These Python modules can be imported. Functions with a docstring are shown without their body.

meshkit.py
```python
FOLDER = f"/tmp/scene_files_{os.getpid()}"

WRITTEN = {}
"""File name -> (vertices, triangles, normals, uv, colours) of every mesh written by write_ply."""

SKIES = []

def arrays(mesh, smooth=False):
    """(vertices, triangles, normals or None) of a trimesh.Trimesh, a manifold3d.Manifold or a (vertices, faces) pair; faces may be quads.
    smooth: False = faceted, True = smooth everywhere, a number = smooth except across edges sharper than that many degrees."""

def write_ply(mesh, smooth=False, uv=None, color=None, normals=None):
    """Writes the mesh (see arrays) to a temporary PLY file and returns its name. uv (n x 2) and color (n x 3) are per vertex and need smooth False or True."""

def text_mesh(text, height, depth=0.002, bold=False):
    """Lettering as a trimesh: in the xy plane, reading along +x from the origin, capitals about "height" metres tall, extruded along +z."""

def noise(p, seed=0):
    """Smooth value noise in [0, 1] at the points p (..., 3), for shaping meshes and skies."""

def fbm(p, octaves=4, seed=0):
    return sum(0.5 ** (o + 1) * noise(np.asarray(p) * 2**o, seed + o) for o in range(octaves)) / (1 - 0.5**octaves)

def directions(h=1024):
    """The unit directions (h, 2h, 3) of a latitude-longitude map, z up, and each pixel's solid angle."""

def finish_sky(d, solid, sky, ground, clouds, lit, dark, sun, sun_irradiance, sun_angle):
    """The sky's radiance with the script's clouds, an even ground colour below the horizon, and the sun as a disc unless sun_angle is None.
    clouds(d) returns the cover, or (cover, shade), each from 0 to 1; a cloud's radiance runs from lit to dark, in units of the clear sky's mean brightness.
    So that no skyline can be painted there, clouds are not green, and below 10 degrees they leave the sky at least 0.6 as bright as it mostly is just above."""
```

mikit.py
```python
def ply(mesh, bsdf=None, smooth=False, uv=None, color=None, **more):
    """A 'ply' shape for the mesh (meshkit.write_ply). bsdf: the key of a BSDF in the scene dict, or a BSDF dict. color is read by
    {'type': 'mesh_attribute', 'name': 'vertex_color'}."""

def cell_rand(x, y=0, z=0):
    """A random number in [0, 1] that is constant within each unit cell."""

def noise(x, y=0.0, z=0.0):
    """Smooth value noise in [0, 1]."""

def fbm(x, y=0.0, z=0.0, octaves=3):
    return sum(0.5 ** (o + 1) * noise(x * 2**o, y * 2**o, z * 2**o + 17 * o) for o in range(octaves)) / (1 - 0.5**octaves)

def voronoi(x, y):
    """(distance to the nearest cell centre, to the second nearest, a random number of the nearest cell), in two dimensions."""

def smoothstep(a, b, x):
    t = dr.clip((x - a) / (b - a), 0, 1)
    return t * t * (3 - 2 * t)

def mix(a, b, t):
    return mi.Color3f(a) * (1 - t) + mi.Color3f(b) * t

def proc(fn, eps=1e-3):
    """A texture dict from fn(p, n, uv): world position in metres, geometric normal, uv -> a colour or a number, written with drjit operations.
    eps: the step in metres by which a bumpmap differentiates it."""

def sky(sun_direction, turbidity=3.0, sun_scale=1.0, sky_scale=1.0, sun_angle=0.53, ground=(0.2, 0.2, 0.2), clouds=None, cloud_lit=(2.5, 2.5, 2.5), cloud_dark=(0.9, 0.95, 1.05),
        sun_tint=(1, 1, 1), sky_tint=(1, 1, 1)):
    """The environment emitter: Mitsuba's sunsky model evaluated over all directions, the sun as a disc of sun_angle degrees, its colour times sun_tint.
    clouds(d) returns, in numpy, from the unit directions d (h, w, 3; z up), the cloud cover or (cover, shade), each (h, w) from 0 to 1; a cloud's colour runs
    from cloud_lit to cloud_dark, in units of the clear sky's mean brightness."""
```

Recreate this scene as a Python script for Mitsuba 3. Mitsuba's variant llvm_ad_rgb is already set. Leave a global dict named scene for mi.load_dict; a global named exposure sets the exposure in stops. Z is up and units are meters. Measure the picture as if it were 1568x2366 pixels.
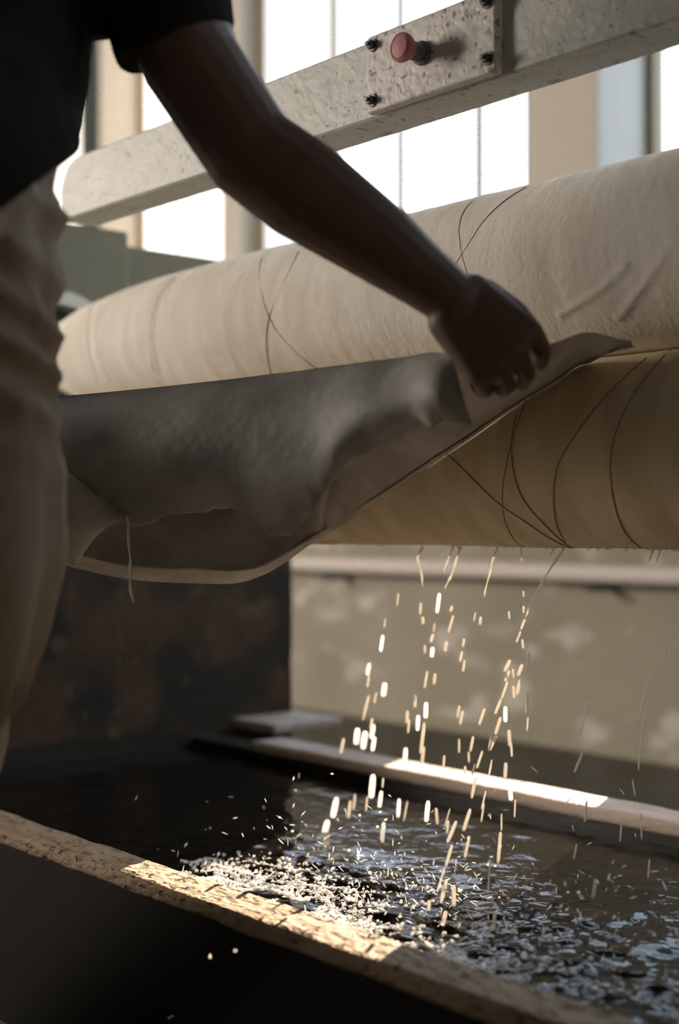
import math, random
import numpy as np, trimesh, manifold3d as m3
import drjit as dr
import mitsuba as mi
import mikit, meshkit
from mikit import proc, noise, fbm, voronoi, smoothstep, mix, cell_rand
from scipy.interpolate import RectBivariateSpline, CubicSpline
from shapely.geometry import Polygon

scene = {'type': 'scene'}
labels = {}
exposure = 0.65
rng = np.random.default_rng(11)
random.seed(11)

# ------------------------------------------------------------------ camera
# X runs along the machine (to the right in the picture), Y into the machine, Z up; the photographer crouches at X = Y = 0.
FOCAL, EYE = 3286.0, 0.55
PITCH = math.atan(29 / FOCAL)
_h = np.array([-.763, .6464, 0.0]); _h /= np.linalg.norm(_h)
_fw = _h * math.cos(PITCH) + np.array([0, 0, math.sin(PITCH)])
_o = np.array([0, 0, EYE])
scene['camera'] = {'type': 'thinlens', 'fov': math.degrees(2 * math.atan(784 / FOCAL)), 'fov_axis': 'x',
                   'aperture_radius': 0.0112, 'focus_distance': 1.86, 'near_clip': 0.02, 'far_clip': 100.0,
                   'to_world': mi.ScalarTransform4f().look_at(origin=_o.tolist(), target=(_o + _fw).tolist(), up=[0, 0, 1])}

# ------------------------------------------------------------------ light
SUN_EL = math.radians(25.0)
_sun = np.array([.42, -.9, 0]) / math.hypot(.42, .9) * math.cos(SUN_EL) + np.array([0, 0, -math.sin(SUN_EL)])
scene['sun'] = {'type': 'directional', 'direction': _sun.tolist(), 'irradiance': {'type': 'rgb', 'value': [17.0, 13.3, 9.8]}, 'sampling_weight': 9.0}
scene['sky'] = {'type': 'constant', 'radiance': {'type': 'rgb', 'value': [1.6, 2.0, 2.4]}, 'sampling_weight': 0.7}
PANE_LIGHT = {'white': [1.6, 1.9, 2.4], 'soft': [.72, .74, .76], 'pale': [1.5, 1.5, 1.42], 'cream': [1.15, 1.05, .9], 'front': [19.5, 17.2, 15.0]}

# ------------------------------------------------------------------ materials
def rgb(*c): return {'type': 'rgb', 'value': list(c)}
def mat(name, base, rough=.6, spec=.5, metal=0.0, bump=None, bump_scale=1.0, **kw):
    b = {'type': 'principled', 'base_color': base if isinstance(base, dict) else rgb(*base), 'roughness': rough if isinstance(rough, dict) else float(rough),
         'specular': float(spec), **kw}
    if metal: b['metallic'] = float(metal)
    if bump is not None:
        b = {'type': 'bumpmap', 'arbitrary': bump, 'scale': float(bump_scale), 'bsdf': b}
    scene[name] = {'type': 'twosided', 'bsdf': b}

def f_felt(p, n, uv):
    a = fbm(p.x * 38, p.y * 7, p.z * 7, 3)
    b = fbm(p.x * 5, p.y * 9, p.z * 9, 3)
    return mix([.66, .60, .51], [.79, .75, .68], smoothstep(.25, .75, a * .55 + b * .45))
def b_felt(p, n, uv): return fbm(p.x * 260, p.y * 120, p.z * 120, 2) * .6 + fbm(p.x * 60, p.y * 16, p.z * 16, 2)
mat('felt', proc(f_felt), .95, .15, bump=proc(b_felt, 8e-4), bump_scale=.0011, sheen=.4)
def f_feltd(p, n, uv):
    a = fbm(p.x * 30, p.y * 8, p.z * 8, 3)
    return mix([.50, .41, .27], [.61, .52, .36], smoothstep(.3, .7, a))
mat('felt_wet', proc(f_feltd), .8, .25, bump=proc(b_felt, 8e-4), bump_scale=.0008, sheen=.2)
mat('thread', (.24, .15, .10), .8, .2)
def f_beam(p, n, uv):
    w = fbm(p.x * 30, p.y * 30, p.z * 30, 4)
    spots = smoothstep(.74, .80, fbm(p.x * 160, p.y * 160, p.z * 180, 2))
    big = smoothstep(.86, .92, noise(p.x * 70, p.y * 70 + 7, p.z * 70))
    c = mix([.50, .50, .45], [.64, .65, .60], w)
    return mix(c, [.13, .12, .10], dr.clip(spots * .75 + big * .5, 0, 1))
def b_beam(p, n, uv):
    return fbm(p.x * 90, p.y * 90, p.z * 90, 3) - .3 * smoothstep(.72, .85, noise(p.x * 160, p.y * 160, p.z * 160))
mat('beam_paint', proc(f_beam), .5, .45, bump=proc(b_beam), bump_scale=.0013)
def f_plate(p, n, uv):
    w = fbm(p.x * 40, p.y * 40, p.z * 40, 4)
    spots = smoothstep(.66, .74, fbm(p.x * 130, p.y * 130, p.z * 110, 2))
    scr = smoothstep(.80, .86, noise(p.x * 300 + p.z * 60, 0, p.z * 30))
    c = mix([.60, .56, .53], [.72, .68, .64], w)
    return mix(c, [.12, .10, .09], dr.clip(spots * .8 + scr * .3, 0, 1))
mat('plate_paint', proc(f_plate), .5, .45, bump=proc(b_beam), bump_scale=.0015)
mat('bolt_steel', (.10, .10, .09), .45, .5, metal=.6)
mat('button_red', (.50, .19, .20), .55, .4)
mat('button_grey', (.10, .12, .14), .5, .4)
def f_green(p, n, uv): return mix([.19, .165, .09], [.25, .22, .125], fbm(p.x * 18, p.y * 18, p.z * 18, 3))
mat('green_paint', proc(f_green), .55, .4)
def f_rust(p, n, uv):
    a = fbm(p.x * 9, p.y * 9, p.z * 6, 4); b = fbm(p.x * 30 + 5, p.y * 30, p.z * 20, 3)
    c = mix([.02, .019, .013], [.075, .042, .021], smoothstep(.35, .7, a))
    return mix(c, [.13, .105, .06], smoothstep(.62, .82, b) * .5)
mat('drain_green', (.035, .045, .035), .5, .4)
mat('rust', proc(f_rust), .75, .3, bump=proc(b_beam), bump_scale=.003)
mat('ring_cream', (.92, .83, .68), .6, .3)
mat('dark_iron', (.03, .03, .028), .6, .4)
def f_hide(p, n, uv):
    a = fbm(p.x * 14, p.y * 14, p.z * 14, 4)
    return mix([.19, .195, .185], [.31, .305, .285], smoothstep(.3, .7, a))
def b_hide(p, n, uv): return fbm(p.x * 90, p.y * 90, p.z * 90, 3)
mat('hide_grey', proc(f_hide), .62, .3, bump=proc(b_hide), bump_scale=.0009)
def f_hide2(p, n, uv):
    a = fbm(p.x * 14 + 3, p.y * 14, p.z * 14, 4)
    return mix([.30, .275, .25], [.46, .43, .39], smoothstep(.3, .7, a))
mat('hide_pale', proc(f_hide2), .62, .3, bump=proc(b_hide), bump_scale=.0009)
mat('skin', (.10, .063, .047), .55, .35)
mat('hair', (.02, .015, .012), .5, .4)
mat('shirt', (.013, .0125, .011), .95, .1)
def f_trouser(p, n, uv): return mix([.26, .215, .165], [.33, .275, .215], fbm(p.x * 12, p.y * 12, p.z * 8, 3))
mat('trouser', proc(f_trouser), .85, .25)
mat('seam', (.30, .24, .15), .8, .2)
mat('shoe', (.02, .02, .02), .5, .4)
def f_rim(p, n, uv):
    a = fbm(p.x * 22, p.y * 60, p.z * 40, 4)
    pits = smoothstep(.64, .76, fbm(p.x * 75, p.y * 170, p.z * 120, 3))
    return mix(mix([.20, .135, .08], [.36, .27, .18], a), [.05, .035, .022], pits * .6)
def b_rim(p, n, uv):
    return fbm(p.x * 80, p.y * 160, p.z * 120, 3) - .7 * smoothstep(.6, .78, fbm(p.x * 75, p.y * 170, p.z * 120, 3))
mat('rim_wood', proc(f_rim), .75, .3, bump=proc(b_rim), bump_scale=.004)
def f_rim2(p, n, uv):
    a = fbm(p.x * 12, p.y * 40, p.z * 30, 3)
    return mix([.34, .28, .24], [.50, .43, .38], a)
mat('rim_pale', proc(f_rim2), .7, .35, bump=proc(b_rim), bump_scale=.002)
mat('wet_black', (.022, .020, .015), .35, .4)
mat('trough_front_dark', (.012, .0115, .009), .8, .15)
def f_wall(p, n, uv):
    a = fbm(p.x * 3, p.y * 3, p.z * 2.5, 4); b = smoothstep(.58, .75, fbm(p.x * 6 + 9, p.y * 6, p.z * 8, 3))
    return mix(mix([.18, .165, .125], [.275, .255, .205], a), [.50, .48, .44], b * .6)
mat('wall_concrete', proc(f_wall), .85, .2)
mat('wall_plaster', (.46, .43, .38), .9, .2)
mat('wall_dark', (.10, .095, .085), .9, .2)
mat('pilaster_grey', (.42, .39, .34), .85, .2)
mat('pilaster_peach', (.62, .52, .41), .85, .2)
mat('frame_brown', (.22, .17, .10), .6, .35)
def f_floor(p, n, uv): return mix([.016, .016, .012], [.034, .033, .026], fbm(p.x * 4, p.y * 4, 0, 4))
mat('floor_wet', proc(f_floor), .38, .3, bump=proc(lambda p, n, uv: fbm(p.x * 14, p.y * 14, p.z, 3)), bump_scale=.004)
mat('pipe_mauve', (.46, .42, .39), .6, .35)
scene['pane_glass'] = {'type': 'roughplastic', 'diffuse_reflectance': rgb(.35, .36, .36), 'alpha': .25}
def b_water(p, n, uv):
    return fbm(p.x * 34, p.y * 46, 0, 3) * .8 + .35 * fbm(p.x * 130, p.y * 150, 0, 2)
mat('water', (.005, .0042, .003), .09, .06, bump=proc(b_water, 6e-4), bump_scale=.0007)
scene['foam'] = {'type': 'principledthin', 'base_color': rgb(.93, .92, .90), 'roughness': .35, 'diff_trans': .9, 'eta': 1.33}
scene['drop'] = {'type': 'principledthin', 'base_color': rgb(.97, .95, .92), 'roughness': .3, 'diff_trans': 1.2, 'eta': 1.33}
scene['drop_clear'] = {'type': 'principledthin', 'base_color': rgb(.8, .76, .68), 'roughness': .15, 'diff_trans': 1.0, 'spec_trans': .55, 'eta': 1.33}

# ------------------------------------------------------------------ helpers
def S(key, mesh, bsdf, smooth=False, **kw):
    d = mikit.ply(mesh, bsdf, smooth, **kw); scene[key] = d; return d
def L(key, label=None, cat=None, group=None, kind=None):
    labels[key] = {k: v for k, v in (('label', label), ('category', cat), ('group', group), ('kind', kind)) if v}
def num(name, i): return name if i == 0 else f'{name}_{i:03d}'
def box(x0, x1, y0, y1, z0, z1, r=0.0):
    if r <= 0:
        b = trimesh.creation.box(extents=[x1 - x0, y1 - y0, z1 - z0]); b.apply_translation([(x0 + x1) / 2, (y0 + y1) / 2, (z0 + z1) / 2]); return b
    s = m3.Manifold.sphere(r, 12)
    return m3.Manifold.batch_hull([s.translate([x, y, z]) for x in (x0 + r, x1 - r) for y in (y0 + r, y1 - r) for z in (z0 + r, z1 - r)])
def tm(m):
    if isinstance(m, trimesh.Trimesh): return m
    k = m.to_mesh(); return trimesh.Trimesh(np.array(k.vert_properties[:, :3], float), np.array(k.tri_verts), process=False)
def cat(*ms): return trimesh.util.concatenate([tm(m) for m in ms])
def tube(pts, rad, sides=7, caps=True):
    """A round tube of varying radius along a polyline."""
    P = np.asarray(pts, float); n = len(P); r = np.broadcast_to(np.asarray(rad, float), n)
    T = np.gradient(P, axis=0); T /= np.linalg.norm(T, axis=1, keepdims=True) + 1e-12
    ref = np.array([0, 0, 1.0]) if abs(T[0][2]) < .9 else np.array([1.0, 0, 0])
    V = []
    a = np.cross(T[0], ref); a /= np.linalg.norm(a)
    for i in range(n):
        a = a - T[i] * (a @ T[i]); a /= np.linalg.norm(a); b = np.cross(T[i], a)
        t = np.arange(sides) * 2 * np.pi / sides
        V.append(P[i] + r[i] * (np.cos(t)[:, None] * a + np.sin(t)[:, None] * b))
    V = np.vstack(V); F = []
    for i in range(n - 1):
        for k in range(sides):
            k2 = (k + 1) % sides; q = i * sides
            F += [[q + k, q + k2, q + sides + k2], [q + k, q + sides + k2, q + sides + k]]
    if caps:
        c0, c1 = len(V), len(V) + 1; V = np.vstack([V, P[0], P[-1]]); e = (n - 1) * sides
        for k in range(sides):
            k2 = (k + 1) % sides; F += [[c0, k2, k], [c1, e + k, e + k2]]
    return trimesh.Trimesh(V, np.array(F), process=False)
def sheet(net, nu, nv, thick, ruffle=None):
    """A cloth-like sheet through a net of control points, given a thickness (closed all round)."""
    N = np.array(net, float); a, b = N.shape[:2]
    # even out the parameters along the first direction
    s = np.r_[0, np.cumsum(np.linalg.norm(np.diff(N.mean(1), axis=0), axis=1))]; s /= s[-1]
    t = np.linspace(0, 1, b); su, tv = np.linspace(0, 1, nu), np.linspace(0, 1, nv)
    P = np.stack([RectBivariateSpline(s, t, N[..., k], kx=3, ky=min(3, b - 1))(su, tv) for k in range(3)], -1)
    if ruffle is not None: P = ruffle(P, su, tv)
    du, dv = np.gradient(P, axis=0), np.gradient(P, axis=1)
    nn = np.cross(du, dv); nn /= np.linalg.norm(nn, axis=-1, keepdims=True) + 1e-12
    A, B = P + nn * thick / 2, P - nn * thick / 2
    idx = np.arange(nu * nv).reshape(nu, nv); F = []
    q = np.stack([idx[:-1, :-1], idx[1:, :-1], idx[1:, 1:], idx[:-1, 1:]], -1).reshape(-1, 4); off = nu * nv
    F.append(q); F.append(q[:, ::-1] + off)
    for e in (idx[:, 0], idx[-1, :], idx[::-1, -1], idx[0, ::-1]):
        F.append(np.stack([e[1:], e[:-1], e[:-1] + off, e[1:] + off], -1))
    F = np.vstack(F); F = np.vstack([F[:, [0, 1, 2]], F[:, [0, 2, 3]]])
    return trimesh.Trimesh(np.vstack([A.reshape(-1, 3), B.reshape(-1, 3)]), F, process=False)
def sph(p, n=20): return m3.Manifold.sphere(p[3], n).translate([float(x) for x in p[:3]])
def bones(pairs, n=20): return [m3.Manifold.batch_hull([sph(a, n), sph(b, n)]) for a, b in pairs]
def union(ms): return m3.Manifold.batch_boolean(ms, m3.OpType.Add)
def organic(m, edge, it=12):
    k = tm(m.refine_to_length(edge)); k.merge_vertices(digits_vertex=6)
    trimesh.smoothing.filter_taubin(k, lamb=.5, nu=.52, iterations=it); return k
def rough(mesh, edge, amp, freq, seed=0, axes=(1, 1, 1)):
    k = tm(mesh.refine_to_length(edge) if not isinstance(mesh, trimesh.Trimesh) else mesh)
    v = np.array(k.vertices); f = np.array(freq)
    d = np.stack([meshkit.fbm(v * f, 3, seed + i) - .5 for i in range(3)], -1) * amp * np.array(axes)
    return trimesh.Trimesh(v + d, k.faces, process=False)

JOINTS = {'pelvis': [-1.3016, 0.5787, 0.8718, 0.125], 'waist': [-1.3535, 0.6245, 0.965, 0.12], 'chest': [-1.3894, 0.6733, 1.0804, 0.116], 'ribs': [-1.3661, 0.6478, 1.0079, 0.12], 'upper_chest': [-1.3961,
    0.7104, 1.1841, 0.105], 'neck_base': [-1.415, 0.7645, 1.2578, 0.06], 'head_low': [-1.4327, 0.8041, 1.3545, 0.072], 'head_top': [-1.442, 0.8233, 1.4194, 0.09], 'shoulder_r': [-1.2651, 0.8193, 1.1375,
    0.064], 'elbow_r': [-1.2027, 0.8956, 0.9435, 0.0515], 'forearm_r': [-1.1699, 0.9349, 0.906, 0.0535], 'midfore_r': [-1.1105, 0.9981, 0.8443, 0.042], 'prewrist_r': [-1.0792, 1.0278, 0.8103, 0.034],
    'wrist_r': [-1.0532, 1.051, 0.7823, 0.029], 'upperarm_r': [-1.2428, 0.847, 1.0393, 0.0535], 'hip_r': [-1.2748, 0.6107, 0.8468, 0.09], 'knee_r': [-1.2774, 0.6275, 0.5256, 0.064], 'calf_r': [-1.2924,
    0.6111, 0.4291, 0.056], 'ankle_r': [-1.7544, 0.6946, -0.105, 0.04], 'toe_r': [-1.8844, 0.7846, -0.155, 0.03], 'hip_l': [-1.4203, 0.5779, 0.8663, 0.09], 'knee_l': [-1.5465, 0.6808, 0.5559, 0.064],
    'calf_l': [-1.6019, 0.6791, 0.4146, 0.056], 'ankle_l': [-2.1767, 0.7107, -0.105, 0.04], 'toe_l': [-2.2367, 0.8607, -0.155, 0.032], 'shoulder_l': [-1.6303, 0.7267, 1.2734, 0.066], 'elbow_l': [-1.8445,
    0.7861, 1.0653, 0.047], 'wrist_l': [-1.8105, 0.8457, 0.7744, 0.03]}
HAND = {'carpal_a': [-1.045, 1.0684, 0.789, 0.0235], 'carpal_b': [-1.0569, 1.047, 0.761, 0.0235], 'mcp1': [-0.9936, 1.0986, 0.7513, 0.0125], 'mcp2': [-0.9976, 1.0819, 0.7297, 0.013], 'mcp3': [-1.0092,
    1.0684, 0.7133, 0.0125], 'mcp4': [-1.0267, 1.0572, 0.7037, 0.0115], 'pip1': [-0.9972, 1.1225, 0.7311, 0.0095], 'pip2': [-1.0038, 1.1058, 0.7078, 0.0098], 'pip3': [-1.0181, 1.0922, 0.6954, 0.0095],
    'pip4': [-1.0356, 1.0793, 0.6914, 0.0085], 'dip1': [-1.0132, 1.1378, 0.7219, 0.0085], 'dip2': [-1.0231, 1.1202, 0.7003, 0.0088], 'dip3': [-1.0381, 1.1056, 0.6932, 0.0085], 'dip4': [-1.0545, 1.091,
    0.6925, 0.0078], 'tip1': [-1.0299, 1.1428, 0.7265, 0.0078], 'tip2': [-1.04, 1.1265, 0.7094, 0.008], 'tip3': [-1.0539, 1.1117, 0.7017, 0.0078], 'tip4': [-1.0691, 1.0968, 0.7005, 0.007], 'th0':
    [-1.0472, 1.0889, 0.7936, 0.017], 'th1': [-1.0403, 1.1283, 0.7783, 0.0125], 'th2': [-1.0366, 1.153, 0.7592, 0.0105], 'th3': [-1.0353, 1.1655, 0.7437, 0.0088]}
FLAP_NET = [[[-1.792, 0.8684, 0.7127], [-1.7488, 0.8475, 0.7002], [-1.724, 0.8356, 0.6896], [-1.7111, 0.8293, 0.6801], [-1.71, 0.8288, 0.6716], [-1.7161, 0.8318, 0.6636]], [[-1.7358, 0.9038, 0.7157], [-1.6899,
    0.8799, 0.6973], [-1.6621, 0.8655, 0.6812], [-1.6458, 0.857, 0.6664], [-1.6411, 0.8546, 0.6525], [-1.6436, 0.8559, 0.6391]], [[-1.6752, 0.9288, 0.7171], [-1.6314, 0.9058, 0.694], [-1.6052, 0.8925,
    0.6733], [-1.5904, 0.8855, 0.654], [-1.5869, 0.8849, 0.6355], [-1.5904, 0.8881, 0.6175]], [[-1.6208, 0.9621, 0.7204], [-1.58, 0.9386, 0.6881], [-1.5566, 0.9253, 0.6584], [-1.5442, 0.9187, 0.6302],
    [-1.543, 0.9186, 0.6027], [-1.5485, 0.9225, 0.5754]], [[-1.578, 0.9817, 0.7225], [-1.541, 0.96, 0.6848], [-1.5211, 0.9488, 0.6498], [-1.512, 0.9445, 0.6162], [-1.5139, 0.947, 0.5831], [-1.5224,
    0.9537, 0.55]], [[-1.5322, 1.0048, 0.725], [-1.4979, 0.983, 0.6893], [-1.4803, 0.9721, 0.6562], [-1.4734, 0.9683, 0.6244], [-1.4773, 0.9715, 0.5932], [-1.4877, 0.979, 0.5618]], [[-1.4752, 1.0256,
    0.7276], [-1.4441, 1.0046, 0.6927], [-1.4294, 0.9951, 0.6604], [-1.4251, 0.9928, 0.6294], [-1.4313, 0.9978, 0.5989], [-1.444, 1.0073, 0.5681]], [[-1.4193, 1.0451, 0.73], [-1.3916, 1.0248, 0.6945],
    [-1.38, 1.0162, 0.6616], [-1.3786, 1.0152, 0.6299], [-1.3874, 1.0218, 0.5986], [-1.4026, 1.033, 0.5669]], [[-1.3826, 1.0575, 0.7321], [-1.3573, 1.0359, 0.6925], [-1.3478, 1.0265, 0.6555], [-1.3483,
    1.0247, 0.6196], [-1.359, 1.0307, 0.584], [-1.3761, 1.0414, 0.5479]], [[-1.3464, 1.0693, 0.7337], [-1.3238, 1.0461, 0.6915], [-1.3167, 1.0353, 0.652], [-1.3196, 1.0324, 0.6136], [-1.3325, 1.0374,
    0.5754], [-1.3517, 1.0471, 0.5365]], [[-1.3106, 1.0805, 0.7357], [-1.2858, 1.0568, 0.6976], [-1.2763, 1.0457, 0.6622], [-1.2766, 1.0427, 0.6281], [-1.2868, 1.0478, 0.5943], [-1.3031, 1.0578, 0.5602]],
    [[-1.2715, 1.0879, 0.7366], [-1.2468, 1.0625, 0.7063], [-1.2371, 1.0501, 0.6787], [-1.237, 1.0459, 0.6524], [-1.2466, 1.0499, 0.6268], [-1.2623, 1.0589, 0.6012]], [[-1.2363, 1.0908, 0.7373], [-1.212,
    1.0648, 0.7123], [-1.2026, 1.052, 0.69], [-1.2026, 1.0475, 0.6691], [-1.2123, 1.0514, 0.649], [-1.228, 1.0604, 0.629]], [[-1.2053, 1.0965, 0.738], [-1.1796, 1.0705, 0.7152], [-1.1686, 1.0579, 0.695],
    [-1.167, 1.0539, 0.6763], [-1.1748, 1.0584, 0.6585], [-1.1885, 1.0681, 0.6409]], [[-1.1642, 1.0986, 0.7389], [-1.1384, 1.0743, 0.7189], [-1.1271, 1.0636, 0.7016], [-1.125, 1.0616, 0.6857], [-1.1322,
    1.0683, 0.6708], [-1.1451, 1.0805, 0.6563]], [[-1.1305, 1.0997, 0.7388], [-1.1018, 1.0757, 0.7196], [-1.0874, 1.0655, 0.703], [-1.0821, 1.0642, 0.6879], [-1.086, 1.0718, 0.674], [-1.0953, 1.085,
    0.6605]], [[-1.0983, 1.0913, 0.7334], [-1.0892, 1.0868, 0.7191], [-1.0825, 1.0841, 0.7044], [-1.0781, 1.0849, 0.6878], [-1.0767, 1.0914, 0.6718], [-1.0781, 1.1007, 0.6556]]]
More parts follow.
